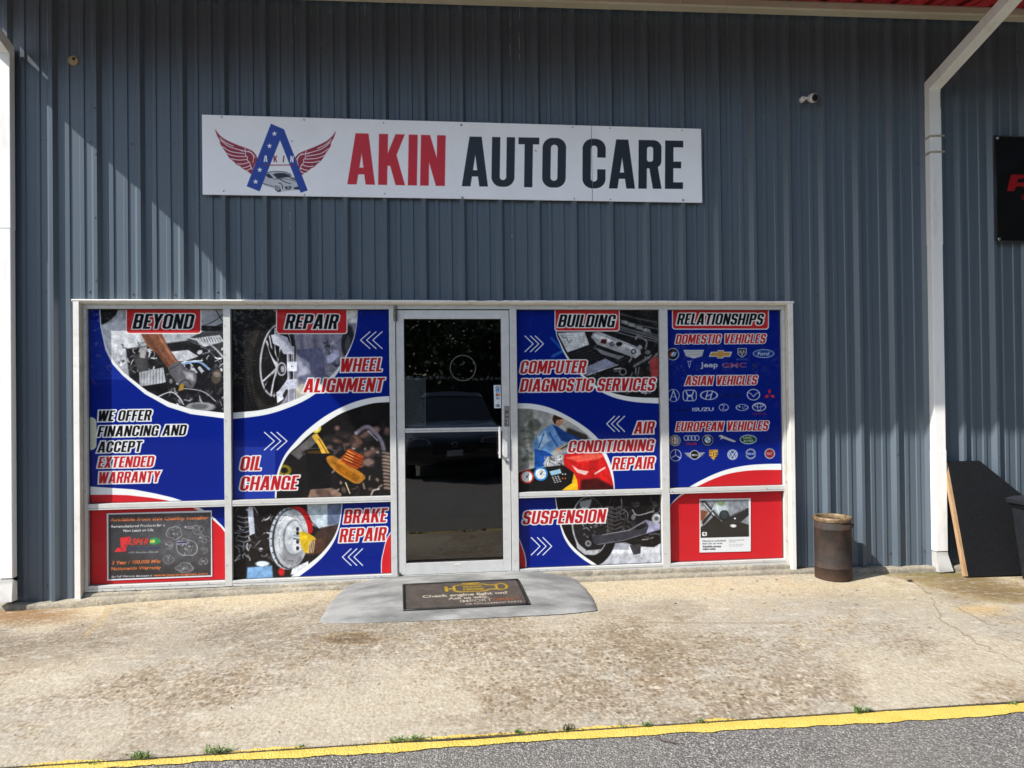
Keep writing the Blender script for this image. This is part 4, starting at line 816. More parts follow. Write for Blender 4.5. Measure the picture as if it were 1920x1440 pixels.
def stain_board():
    """where the apron is stained, worn or damp: a map of the slab itself"""
    X0, X1, Y0, Y1 = -2.0, 9.6, -2.52, .05
    b = Board((X0, Y0, 0), (1, 0, 0), (0, 1, 0), X1-X0, Y1-Y0, 210, (116, 0, 0)); h, w = b.h, b.w
    n1 = fbm(h, w, 260, 11, 5); n2 = fbm(h, w, 90, 21, 5); n3 = fbm(h, w, 30, 31, 4); str_ = fbm(h*1, w, 140, 41, 5)
    wob = (n3-.5)*46+(n2-.5)*60; D = .30+.9*(n1-.5)+.9*(n2-.5)+.5*(n3-.5)
    base = np.array((172, 163, 144), np.float32); C = np.ones((h, w, 3), np.float32)*base
    def lay(a, col): 
        nonlocal C; C = C*(1-a[..., None])+np.array(col, np.float32)*a[..., None]
    ss = lambda x, a, c: np.clip((x-a)/(c-a), 0, 1)
    lay(ss(n1, .42, .62)*.75, (156, 151, 140)); lay(ss(n2, .52, .7)*.45, (134, 124, 108)); lay(ss(n3*.5+n1*.5, .55, .68)*.4, (178, 162, 132))
    Y = b.Y+wob*.35; X = b.X+wob
    # pale strip by the building, dark foot-worn band in front of it
    lay(np.clip(1-np.abs(Y-(1150-(X-200)*.035))/34, 0, 1)*.55, (196, 178, 138))
    lay(np.clip(1-np.abs(Y-(1215-(X-200)*.04))/48, 0, 1)*np.clip((1000-X)/300, 0, 1)*(.35+ss(n2, .4, .6)*.4), (112, 104, 92))
    lay(np.clip(1-np.abs(Y-1210)/60, 0, 1)*np.clip(1-np.abs(X-1080)/330, 0, 1)*(.3+ss(n2, .42, .6)*.6)*.4, (130, 112, 86)); D += .5*np.clip(1-np.abs(Y-1235)/95, 0, 1)*np.clip(1-np.abs(X-1080)/420, 0, 1)
    lay(np.clip(1-np.abs(Y-1230)/110, 0, 1)*np.clip(1-np.abs(X-1180)/360, 0, 1)*ss(n2, .5, .66)*.35, (118, 98, 72))
    lay(np.clip(1-np.abs(Y-1300)/60, 0, 1)*ss(n2, .46, .64)*.3, (150, 126, 96)); D += .45*np.clip(1-np.abs(Y-1310)/50, 0, 1)*ss(n2, .4, .6); D -= .6*np.clip(1-np.abs(Y-1140)/40, 0, 1); lay(ss(Y, 1260, 1420)*.3, (160, 153, 140))
    # rusty damp corners, oval spot, orange spot, board's damp patch
    lay(np.clip(1.4-np.hypot((X-40)/110, (b.Y-1160-wob*.12)/17), 0, 1)*.75, (120, 84, 48)); lay(np.clip(1.3-np.hypot((b.X-664+wob*.1)/58, (b.Y-1209)/9), 0, 1).clip(0, .5)*1.5, (122, 96, 56))
    lay(np.clip(1.3-np.hypot((X-1850)/50, (b.Y-1148)/12), 0, 1)*.6, (204, 168, 108))
    dm = np.clip(1.35-np.hypot((X-1800)/110, (b.Y-1094-(X-1800)*.12)/17), 0, 1)+np.clip(1.3-np.hypot((X-1900)/90, (b.Y-1118)/15), 0, 1)
    lay(np.clip(dm*1.6, 0, .8), (120, 100, 60)); lay(np.clip(1.3-np.hypot((X-1740)/90, (b.Y-1078)/9), 0, 1)*.6, (104, 104, 50))
    lay(np.clip(1-np.abs(b.Y-1128-(b.X-1500)*.001+wob*.2)/26, 0, 1)*ss(X, 1450, 1560)*np.clip((1800-X)/100, 0, 1)*.3, (150, 138, 112))
    lay(np.clip(1.2-np.hypot((X-1220)/60, (b.Y-1280)/9), 0, 1)*.5, (140, 112, 80))
    for cell, sd, lo, hi, col, am in ((2.6, 71, .66, .84, (98, 78, 54), .65), (4.2, 72, .70, .86, (126, 100, 70), .6), (3.0, 73, .70, .88, (206, 198, 178), .6)):
        f_ = vnoise(h, w, cell, sd); lay(ss(f_, lo, hi)*am*(.25+.75*ss(D, .15, .7)), col)
    C = C*(1+.16*(vnoise(h, w, 1.5, 74)-.5))[..., None]
    b.c = C; b.D = D
    for P in ([(1705, 1092), (1730, 1110), (1748, 1125), (1758, 1150), (1764, 1168), (1800, 1190), (1815, 1200), (1850, 1218), (1880, 1232), (1915, 1248)], [(1780, 1138), (1810, 1150), (1842, 1170), (1870, 1176)]):
        P = [(x_+random.Random(int(x_*7)).uniform(-5, 5), y_+random.Random(int(x_*9)).uniform(-3, 3)) for x_, y_ in smooth(P, False, 4)]; b.line(P, 1.3, (92, 82, 66), 2.0, .7)
    b.line([(1180, 1176), (1280, 1176), (1400, 1177), (1520, 1176)], 2, (120, 106, 84), 3, .6, sm=True)
    b.line([(205, 1150), (185, 1178), (160, 1200)], 9, (168, 144, 100), 6, .5); b.line([(290, 1375), (305, 1385), (322, 1372)], 2, (120, 112, 100), 2, .5)
    b.ell(664, 1209, 50, 7.5, (84, 62, 34), -.03, 5, .8); b.ell(650, 1211, 26, 4.5, (66, 48, 28), -.03, 5, .6); b.ell(1858, 1113, 60, 9, (84, 66, 38), .1, 12, .5); b.ell(1800, 1090, 60, 8, (92, 78, 44), .1, 12, .5)
    r = random.Random(3)
    for _ in range(260):
        x, y = r.uniform(-50, 1950), 1095+abs(r.gauss(0, 110)); b.ell(x, y, r.uniform(1.2, 4), r.uniform(.7, 1.5), r.choice([(110, 92, 70), (90, 78, 62), (130, 100, 70), (84, 74, 64)]), r.uniform(-.4, .3), 1.5, r.uniform(.3, .85))
    return b
def mat_apron():
    b = stain_board(); img = b.image('apron_wear'); b.c = np.repeat(np.clip(b.D, 0, 1)[..., None]*255, 3, 2); dimg = b.image('apron_stones'); dimg.colorspace_settings.name = 'Non-Color'
    m = NT('worn_aggregate_concrete'); xyz = m.n('ShaderNodeSeparateXYZ'); m.l(m.geo.outputs['Position'], xyz.inputs[0])
    cx = m.n('ShaderNodeCombineXYZ'); m.l(m.math('DIVIDE', m.math('ADD', xyz.outputs[0], 2.0), 11.6), cx.inputs[0]); m.l(m.math('DIVIDE', m.math('ADD', xyz.outputs[1], 2.52), 2.57), cx.inputs[1])
    t = m.n('ShaderNodeTexImage', image=img, interpolation='Linear', extension='EXTEND'); m.l(cx.outputs[0], t.inputs[0])
    base = t.outputs['Color']; td = m.n('ShaderNodeTexImage', image=dimg, interpolation='Linear', extension='EXTEND'); m.l(cx.outputs[0], td.inputs[0])
    v = m.n('ShaderNodeTexVoronoi', i_Scale=52.0, i_Randomness=1.0); wv = m.n('ShaderNodeMapping'); wv.inputs['Scale'].default_value = (.9, .6, 1)
    nz = m.n('ShaderNodeTexNoise', i_Scale=30.0, i_Detail=2.0); m.l(m.pos(), nz.inputs['Vector'])
    va = m.n('ShaderNodeVectorMath', operation='MULTIPLY_ADD'); m.l(nz.outputs['Color'], va.inputs[0]); va.inputs[1].default_value = (.03, .03, .0); m.l(m.geo.outputs['Position'], va.inputs[2])
    m.l(va.outputs[0], wv.inputs[0]); m.l(wv.outputs[0], v.inputs['Vector'])
    peb = m.n('ShaderNodeSeparateColor'); m.l(v.outputs['Color'], peb.inputs[0])
    patch = m.ramp(td.outputs['Color'], [(.12, (.12, .12, .12)), (.8, (1, 1, 1))])
    pc = m.ramp(peb.outputs[0], [(0, (.10, .055, .028)), (.10, (.20, .12, .065)), (.2, (.30, .24, .15)), (.5, (.46, .41, .33)), (.8, (.58, .53, .44))])
    body = m.ramp(v.outputs['Distance'], [(.30, (1, 1, 1)), (.55, (0, 0, 0))])
    fac = m.math('MULTIPLY', body, m.math('MULTIPLY', patch, .62))
    c = m.mix(m.math('MULTIPLY', fac, .6), base, pc)
    sh = m.ramp(v.outputs['Distance'], [(.45, (0, 0, 0)), (.75, (1, 1, 1))])
    c = m.mix(m.math('MULTIPLY', m.math('MULTIPLY', sh, patch), .42), c, (.13, .10, .07))
    v2 = m.n('ShaderNodeTexVoronoi', i_Scale=37.0); w2 = m.n('ShaderNodeMapping'); w2.inputs['Scale'].default_value = (.85, .62, 1); w2.inputs['Rotation'].default_value = (0, 0, .3); w2.inputs['Location'].default_value = (3.3, 1.7, 0)
    m.l(va.outputs[0], w2.inputs[0]); m.l(w2.outputs[0], v2.inputs['Vector']); q2 = m.n('ShaderNodeSeparateColor'); m.l(v2.outputs['Color'], q2.inputs[0])
    pick = m.ramp(q2.outputs[0], [(.40, (1, 1, 1)), (.44, (0, 0, 0))]); spot = m.math('MULTIPLY', m.math('MULTIPLY', m.ramp(v2.outputs['Distance'], [(.26, (1, 1, 1)), (.42, (0, 0, 0))]), pick), patch)
    c = m.mix(m.math('MULTIPLY', spot, .92), c, m.ramp(q2.outputs[1], [(0, (.055, .038, .024)), (.5, (.13, .085, .045)), (1, (.20, .15, .10))]))
    c = m.mix(m.math('MULTIPLY', m.ramp(m.noise(24, 5, .75, m.pos((1, .55, 1))), [(.40, (1, 1, 1)), (.56, (0, 0, 0))]), m.math('MULTIPLY', patch, .62)), c, (.15, .115, .075))
    c = m.mix(m.ramp(m.noise(15, 6, .7, m.pos((.6, 1.3, 1))), [(.52, (0, 0, 0)), (.75, (.6, .6, .6))]), c, (.60, .57, .50))
    f3 = m.noise(220, 3, .7); c = m.mix(m.ramp(f3, [(.36, (.5, .5, .5)), (.48, (0, 0, 0))]), c, (.22, .18, .13))
    c = m.mix(1.0, c, (.87, .875, .89), 'MULTIPLY')
    m.col(c); m.rough(.92); m.b.inputs['Specular IOR Level'].default_value = .25
    hgt = m.math('ADD', m.math('MULTIPLY', v.outputs['Distance'], -1.0), m.math('MULTIPLY', m.noise(90, 4, .7), .8))
    m.bump(hgt, .6, .005); return m.m
def mat_asphalt():
    m = NT('chip_seal_asphalt'); v = m.n('ShaderNodeTexVoronoi', i_Scale=115.0); m.l(m.pos(), v.inputs['Vector'])
    sc = m.n('ShaderNodeSeparateColor'); m.l(v.outputs['Color'], sc.inputs[0])
    c = m.ramp(sc.outputs[1], [(0, (.06, .058, .058)), (.3, (.15, .145, .14)), (.6, (.24, .232, .22)), (.85, (.36, .35, .33)), (1, (.55, .52, .48))])
    g = m.ramp(v.outputs['Distance'], [(.35, (0, 0, 0)), (.7, (1, 1, 1))]); c = m.mix(m.math('MULTIPLY', g, .75), c, (.045, .043, .043))
    c = m.mix(m.ramp(m.noise(1.2, 5, .6), [(.35, (0, 0, 0)), (.7, (.5, .5, .5))]), c, (.20, .185, .165))
    c = m.mix(1.0, c, (.80, .80, .80), 'MULTIPLY')
    m.col(c); m.rough(.85); m.bump(m.math('MULTIPLY', v.outputs['Distance'], -1.0), .9, .006); return m.m
def mat_yellow():
    m = NT('yellow_road_paint'); f = m.noise(60, 4, .7); f2 = m.noise(9, 4, .6)
    c = m.ramp(f2, [(.3, (.48, .345, .055)), (.7, (.58, .43, .10))]); c = m.mix(m.ramp(f, [(.56, (0, 0, 0)), (.70, (.85, .85, .85))]), c, (.26, .20, .09))
    m.col(c); m.rough(.7); v = m.n('ShaderNodeTexVoronoi', i_Scale=110.0); m.l(m.pos(), v.inputs['Vector']); m.bump(m.math('MULTIPLY', v.outputs['Distance'], -1.0), .7, .006); return m.m

M = {}
M['siding'] = mat_siding(); M['apron'] = mat_apron(); M['asphalt'] = mat_asphalt(); M['yellow'] = mat_yellow()
M['plinth'] = mat_concrete_plinth(); M['ramp'] = mat_ramp(); M['rust'] = mat_rust()
M['white'] = painted('white_gloss_paint', (.74, .735, .71), (.66, .65, .62), 4, .38, dirt=(.42, .37, .28))
M['cream'] = painted('yellowed_white_paint', (.62, .575, .47), (.50, .45, .35), 8, .5, dirt=(.30, .24, .16))
M['alu'] = painted('weathered_aluminium', (.55, .56, .555), (.50, .507, .50), 14, .42, metal=.1, dirt=(.40, .38, .35), dsc=40)
M['chrome'] = mat_metal('polished_steel', (.72, .72, .72), .16, 1)
M['darksteel'] = painted('grimy_steel', (.16, .145, .13), (.09, .08, .07), 30, .5, metal=.5)
M['black'] = painted('black_rubber', (.012, .012, .013), rough=.6)
M['redroof'] = painted('red_painted_steel', (.24, .020, .016), (.18, .016, .013), 3, .45)
M['rubbergrey'] = painted('grey_gasket', (.05, .05, .05), rough=.6)
M['downspout'] = painted('white_downspout_steel', (.82, .82, .81), (.76, .76, .75), 3, .35, dirt=(.45, .42, .36), stretch=(1, 1, .2))
M['soffit'] = painted('cream_beam_paint', (.56, .52, .42), (.47, .43, .33), 4, .5, dirt=(.3, .26, .18), stretch=(.4, 1, 1))
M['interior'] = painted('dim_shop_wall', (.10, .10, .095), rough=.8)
M['inwhite'] = painted('shop_trim', (.3, .3, .28), rough=.7)

xs = list(np.linspace(-12, -2.2, 8))+list(np.linspace(-2, 9.6, 117))+list(np.linspace(10, 22, 8))
ys = list(np.linspace(-2.50, 0.2, 28))
grid('concrete_pavement', xs, ys, lambda x, y: gz(x, y)+.003*math.sin(x*1.7+y*2.1)*math.cos(y*3+.7*x)*(1 if y > -2.3 else .1)+.001, M['apron'])
# its broken edge above the joint
bm = bmesh.new(); pv = None; r = random.Random(2)
for k in range(500):
    x = -12+k*.068; a = bm.verts.new((x, -2.500, .0012)); b2 = bm.verts.new((x, -2.5015-r.uniform(0, .0015), -.02))
    if pv: bm.faces.new((pv[0], a, b2, pv[1]))
    pv = (a, b2)
tag(link('pavement_edge', bm, M['apron']), kind='structure')
grid('asphalt_lot', list(np.linspace(-45, 10.5, 30)), list(np.linspace(-19.5, -2.51, 30)), lambda x, y: -.006, M['asphalt'])  # right edge pulled in so darker earth beyond returns less light to the ribs
# yellow line: ragged painted strip
YL = [(-12, -2.49), (-2, -2.49), (0, -2.497), (1.04, -2.501), (1.78, -2.486), (2.57, -2.482), (3.47, -2.463), (4.0, -2.467), (4.5, -2.494), (5.05, -2.51), (5.65, -2.518), (7, -2.515), (12, -2.515)]
bm = bmesh.new(); pv = None; r = random.Random(8); chip_ = vnoise(2, 1200, 5, 12)[0]; Lx, Ly = zip(*YL); Bx = [-12, 1.3, 1.8, 2.58, 3.44, 3.94, 4.46, 4.99, 5.59, 12]; By = [-2.55, -2.554, -2.551, -2.579, -2.583, -2.59, -2.597, -2.605, -2.612, -2.62]
x = -6.0; row = []
while x < 12:
    yt = -2.5030-(.012*max(0, math.sin((x-2.62)/.62*math.pi)) if 2.62 < x < 3.24 else 0)-(.006 if x > 5.0 else 0)*abs(math.sin(x*3))-r.uniform(0, .0025); yb = float(np.interp(x, Bx, By))+.010*math.sin(x*2.3)+.018*(chip_[int((x+6)*55) % 1100]-.5)+r.uniform(-.004, .004)
    vs = [bm.verts.new((x, yt+(yb-yt)*q, -.0015+.0015*math.sin(q*3.14)+r.uniform(0, .0012))) for q in (0, .15, .4, .6, .85, 1)]
    if pv: [bm.faces.new((pv[i], vs[i], vs[i+1], pv[i+1])) for i in range(5)]
    pv = vs; x += .022
tag(link('yellow_line', bm, M['yellow'], smooth=True), kind='structure')
# streaks of the same paint on the slab's rim
bm = bmesh.new(); r = random.Random(5)
for xa, xb in ((1.0, 1.35), (2.45, 3.3), (3.3, 3.75), (4.0, 4.2), (1.85, 2.2)):
    x = xa; pv = None
    while x < xb:
        e = math.sin((x-xa)/(xb-xa)*math.pi); wd = (.005+.022*e)*r.uniform(.6, 1.2)
        vs = [bm.verts.new((x, -2.499+q*wd, gz(x, -2.49)+.0035)) for q in (0, 1)]
        if pv: bm.faces.new((pv[0], vs[0], vs[1], pv[1]))
        pv = vs; x += .02
tag(link('yellow_paint_smear', bm, M['yellow']), kind='structure')
m = NT('grassy_earth'); m.col(m.ramp(m.noise(3, 6, .7), [(.3, (.035, .05, .015)), (.7, (.09, .12, .04))])); m.rough(.95)
bm = bmesh.new(); S_ = 900
for a in [[(-S_, -S_), (S_, -S_), (S_, S_), (-S_, S_)]]: bm.faces.new([bm.verts.new((x, y, -.03)) for x, y in a])
tag(link('ground', bm, m.m), kind='structure')

# ------------------------------------------------------------ the building
bld = empty('metal_building', (3, .3, 0), 'long blue grey ribbed metal building behind the shopfront', 'building')
rb = [101, 183, 265, 346, 424, 501, 577.5, 652.5, 727.5, 801, 871, 942.5, 1013, 1082.5, 1151, 1220, 1287.5, 1354, 1420, 1486, 1550, 1616, 1681]
RX = [wy(p, 555, -.032)[0]-.0127 for p in rb]
k_ = np.polyfit(range(len(RX)), RX, 3); RX = [float(np.polyval(k_, i)) for i in range(len(RX))]
stp0 = RX[1]-RX[0]; stp1 = RX[-1]-RX[-2]
ribs = [RX[0]-stp0*k for k in range(6, 0, -1)]+RX+[RX[-1]+stp1*k for k in range(1, 11)]
OX0, OX1, OZ = .150, 5.755, 2.285            # opening for the shopfront
def prof(i):
    a, b = ribs[i], ribs[i+1]; s = (b-a)
    P = [(a-.0127, -.036), (a+.0127, -.036), (a+.036, 0)]
    for q in (1/3, 2/3):
        c = a+s*q; P += [(c-.021, 0), (c-.014, -.0085), (c+.014, -.0085), (c+.021, 0)]
    P += [(b-.040, 0)]
    return P
def panel(i0, n):
    P = []
    for i in range(i0, i0+n): P += prof(i)
    P += [(ribs[i0+n]-.0127, -.036), (ribs[i0+n]+.0127, -.036), (ribs[i0+n]+.035, -.0025)]
    # sidelap: the overlapping lip stands a little proud
    P = [(x, y-(.0015 if k > len(P)-4 else 0)) for k, (x, y) in enumerate(P)]
    Q = []
    for (x0, y0), (x1, y1) in zip(P, P[1:]):
        Q.append((x0, y0))
        for cx in (OX0, OX1):
            if x0 < cx-1e-4 < x1-1e-4: t = (cx-x0)/(x1-x0); Q.append((cx, y0+(y1-y0)*t))
    Q.append(P[-1]); return Q
panels = []
for i0 in range(1, len(ribs)-3, 3):
    bm = bmesh.new(); Q = panel(i0, 3); cache = {}
    def V(x, y, z):
        k = (round(x, 5), round(z, 4))
        if k not in cache: cache[k] = bm.verts.new((x, y, z))
        return cache[k]
    for (x0, y0), (x1, y1) in zip(Q, Q[1:]):
        mid = (x0+x1)/2; inside = OX0 < mid < OX1; zb = OZ if inside else float(np.interp(mid, [-1, 0, 5.8, 6.8, 8], [.075, .062, .087, .064, .055]))
        zs = [zb, 1.3, 2.5, 3.8, 5.3] if not inside else [zb, 2.9, 3.8, 5.3]
        for za, zc in zip(zs, zs[1:]):
            bm.faces.new((V(x0, y0, za), V(x1, y1, za), V(x1, y1, zc), V(x0, y0, zc)))
    link('siding_panel', bm, M['siding'], bld)
# screws with washers
bm = bmesh.new(); r = random.Random(4)
def screw(x, y, z, rad=.0085):
    lathe(bm, [(0.0005, y-.006), (rad*.62, y-.006), (rad*.62, y-.002), (rad, y-.0018), (rad*1.05, y)], (x, 0, z), 8, 'y')
for i in range(1, len(ribs)-2):
    for z in (.17, 2.36, 3.50, 4.6):
        x = ribs[i+1]-.058+r.uniform(-.006, .006)
        if z < 2 and OX0-.05 < x < OX1+.05: continue
        screw(x, 0, z+r.uniform(-.012, .012))
    if (i-1) % 3 == 0:
        for z in np.arange(.5, 4.4, .42):
            if OX0-.02 < ribs[i] < OX1+.02 and z < 2.33: continue
            screw(ribs[i]+r.uniform(-.004, .006), -.0375, z+r.uniform(-.15, .15), .0065)
tag(link('screws', bm, M['darksteel'], bld), kind='stuff')
# pale drips down the upper sheets
bm = bmesh.new(); r = random.Random(31)
for px, y0, y1 in ((364, 17, 30), (295, 0, 8), (553, 30, 50), (584, 20, 38), (586, 34, 38), (602, 78, 98), (548, 72, 82), (684, 5, 36), (620, 18, 30), (956, 68, 110), (973, 60, 112), (957, 38, 50), (974, 15, 40), (728, 55, 62), (362, 372, 398), (544, 398, 430), (1433, 217, 222), (1315, 175, 182), (1906, 60, 125), (641, 172, 177), (960, 440, 446), (969, 420, 424)):
    x, za = wy(px, y0, -.012); _, zb_ = wy(px, y1, -.012); z = za; w0 = r.uniform(.0012, .0028)
    while z > zb_:
        L = r.uniform(.006, .03); w = w0*r.uniform(.5, 1.2); z2 = max(z-L, zb_); yy = -.0385 if min(abs(x-q) for q in ribs) < .02 else -.0098
        if r.random() < .75: bm.faces.new([bm.verts.new(v) for v in ((x-w, yy, z), (x-w*.6, yy, z2), (x+w*.6, yy, z2), (x+w, yy, z))])
        z = z2-r.uniform(0, .012); x += r.uniform(-.0015, .0015)
tag(link('paint_drips', bm, painted('dried_white_drips', (.5, .5, .48), rough=.8), bld), kind='stuff')
# sheets behind the skin, floor and room
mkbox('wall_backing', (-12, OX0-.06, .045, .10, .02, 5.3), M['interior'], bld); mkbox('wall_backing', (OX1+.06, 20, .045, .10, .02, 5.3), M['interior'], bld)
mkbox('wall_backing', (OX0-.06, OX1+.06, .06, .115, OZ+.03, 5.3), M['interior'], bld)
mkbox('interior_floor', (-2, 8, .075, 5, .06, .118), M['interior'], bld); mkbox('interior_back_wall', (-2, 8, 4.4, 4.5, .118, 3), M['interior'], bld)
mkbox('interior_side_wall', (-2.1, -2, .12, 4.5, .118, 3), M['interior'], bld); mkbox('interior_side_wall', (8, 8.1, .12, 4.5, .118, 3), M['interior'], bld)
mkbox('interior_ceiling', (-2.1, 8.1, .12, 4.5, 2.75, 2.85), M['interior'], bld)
mkbox('service_counter', (2.0, 4.6, 2.9, 3.3, .118, 1.15), M['interior'], bld, .01); mkbox('counter_top', (1.95, 4.65, 2.85, 3.35, 1.152, 1.19), M['inwhite'], bld)
# foundation ledge, two tiers of worn concrete
def ledge(name, x0, x1, yf, yb, z0f, ztf, n, seed, par):
    bm = bmesh.new(); r = random.Random(seed); pv = None
    for k in range(n+1):
        x = x0+(x1-x0)*k/n; j = lambda s: r.uniform(-s, s)
        vs = [bm.verts.new(p) for p in ((x, yf-.004+j(.004), z0f(x)), (x, yf+j(.004), (z0f(x)+ztf(x))/2+j(.004)), (x, yf+.003+j(.003), ztf(x)-.009+j(.003)), (x, yf+.012+j(.003), ztf(x)+j(.002)), (x, yb, ztf(x)))]
        if pv: [bm.faces.new((pv[i], vs[i], vs[i+1], pv[i+1])) for i in range(4)]
        pv = vs
    return link(name, bm, M['plinth'], par, smooth=True)
top1 = lambda x: float(np.interp(x, [-2, -.03, .23, .74, 1.24, 2.4, 4.88, 5.7, 5.82, 6.8, 8, 12], [.062, .062, .085, .092, .098, .1, .086, .084, .080, .062, .052, .05]))
ledge('foundation_ledge', -12, 14, -.095, .10, lambda x: gz(x, -.1)-.02, top1, 900, 3, bld)
ledge('window_curb', .19, 5.72, -.030, .12, lambda x: top1(x)-.01, lambda x: float(np.interp(x, [.2, 1.23, 2.45, 3.45, 4.7, 5.7], [.112, .113, .129, .136, .122, .118])), 260, 9, bld)
# round cut in the siding, plugged with tan foam
hx, hz = wy(137, 113, -.01); bm = bmesh.new(); lathe(bm, [(.0005, -.012), (.030, -.012), (.036, -.009), (.038, -.002)], (hx, 0, hz), 28, 'y')
m = NT('tan_foam'); f = m.noise(60, 4, .7); m.col(m.ramp(f, [(.35, (.30, .22, .12)), (.6, (.42, .32, .18))])); m.rough(.9); m.bump(f, .5, .004)
pl = link('round_patch', bm, m.m, bld); bm = bmesh.new(); lathe(bm, [(.0005, -.0135), (.0115, -.0135), (.012, -.0115)], (hx+.005, 0, hz+.011), 16, 'y'); link('bolt_hole', bm, M['black'], pl)
bm = bmesh.new(); r = random.Random(6)
for _ in range(7): a = r.uniform(1.9, 4.4); q = r.uniform(.018, .030); lathe(bm, [(.0003, -.0132), (.0018, -.0132)], (hx+q*math.cos(a), 0, hz+q*math.sin(a)), 6, 'y')
link('nail_hole', bm, M['black'], pl)

# ------------------------------------------------------------ canopy over the front
can = empty('entrance_canopy', (3, -.7, 4.7), 'red ribbed metal canopy with long cream beam above the shopfront', 'canopy')
CE = 1.33; SL = .12; CX0, CX1 = -.70, 14
cz = lambda y: 4.785+SL*y                    # y negative: falls away from the wall
gx = lambda x: .0178*(x-3.0)
xk = CX0
while xk < CX1-.1:
    bm = bmesh.new(); w = .3048*2; n = 2; P = []
    for k in range(n):
        a = xk+k*.3048; P += [(a, 0), (a+.045, 0), (a+.062, -.026), (a+.092, -.026), (a+.109, 0), (a+.19, 0), (a+.196, -.006), (a+.215, -.006), (a+.221, 0)]
    P += [(xk+w+.006, 0)]
    rows = [(y, cz(y)) for y in (-.02, -.5, -1.0, -CE)]; prev = None
    vs = [[bm.verts.new((x, y, z+d+gx(x)*.8+(.0025 if int(round((xk-CX0)/.6096)) % 2 else 0))) for x, d in P] for y, z in rows]
    for A, B in zip(vs, vs[1:]):
        for i in range(len(P)-1): bm.faces.new((A[i], A[i+1], B[i+1], B[i]))
    g = bmesh.ops.solidify(bm, geom=bm.faces[:], thickness=.0015)
    link('roof_panel', bm, M['redroof'], can); xk += w
for yy in (-.62, -1.22):
    bm = bmesh.new(); box(bm, CX0+.02, CX1-.02, yy, yy+.06, cz(yy)+.004+(gx(CX1) if False else 0), cz(yy)+.03); link('purlin', bm, M['darksteel'], can)
# long cream beam along the wall, its joints marked by straps
xj = [-.8, 2.6, 5.20, 7.9, 10.5, 13.9]
for a, b2 in zip(xj, xj[1:]):
    bm = bmesh.new(); pr = [(-.036, 0), (-.125, .0), (-.134, .012), (-.136, .062), (-.128, .075), (-.036, .078)]
    rings = [[bm.verts.new((x, y, 4.652+gx(x)+z)) for y, z in pr] for x in (a+.0015, b2-.0015)]
    for i in range(len(pr)): bm.faces.new((rings[0][i], rings[1][i], rings[1][(i+1) % len(pr)], rings[0][(i+1) % len(pr)]))
    bm.faces.new(rings[0][::-1]); bm.faces.new(rings[1]); bm2 = bm; link('beam', bm, M['soffit'], can)
bm = bmesh.new()
for p in (1070, 1276, 1475, 1545, 1672): x = wy(p, 15, -.13)[0]; lathe(bm, [(.0005, -.1425), (.009, -.1415), (.011, -.137)], (x, 0, 4.690+gx(x)), 10, 'y')
tag(link('beam_bolts', bm, M['soffit'], can), kind='stuff')
gy = -CE; gb = bmesh.new(); gp = [(gy+.005, .015), (gy+.005, -.10), (gy-.09, -.10), (gy-.12, -.055), (gy-.12, .02), (gy-.113, .02), (gy-.113, -.05), (gy-.086, -.093), (gy-.002, -.093), (gy-.002, .015)]
rings = [[gb.verts.new((x, y, cz(gy)+z)) for y, z in gp] for x in (CX0, CX1)]
for i in range(len(gp)): gb.faces.new((rings[0][i], rings[1][i], rings[1][(i+1) % len(gp)], rings[0][(i+1) % len(gp)]))
gb.faces.new(rings[0][::-1]); gb.faces.new(rings[1]); link('gutter', gb, M['soffit'], can)

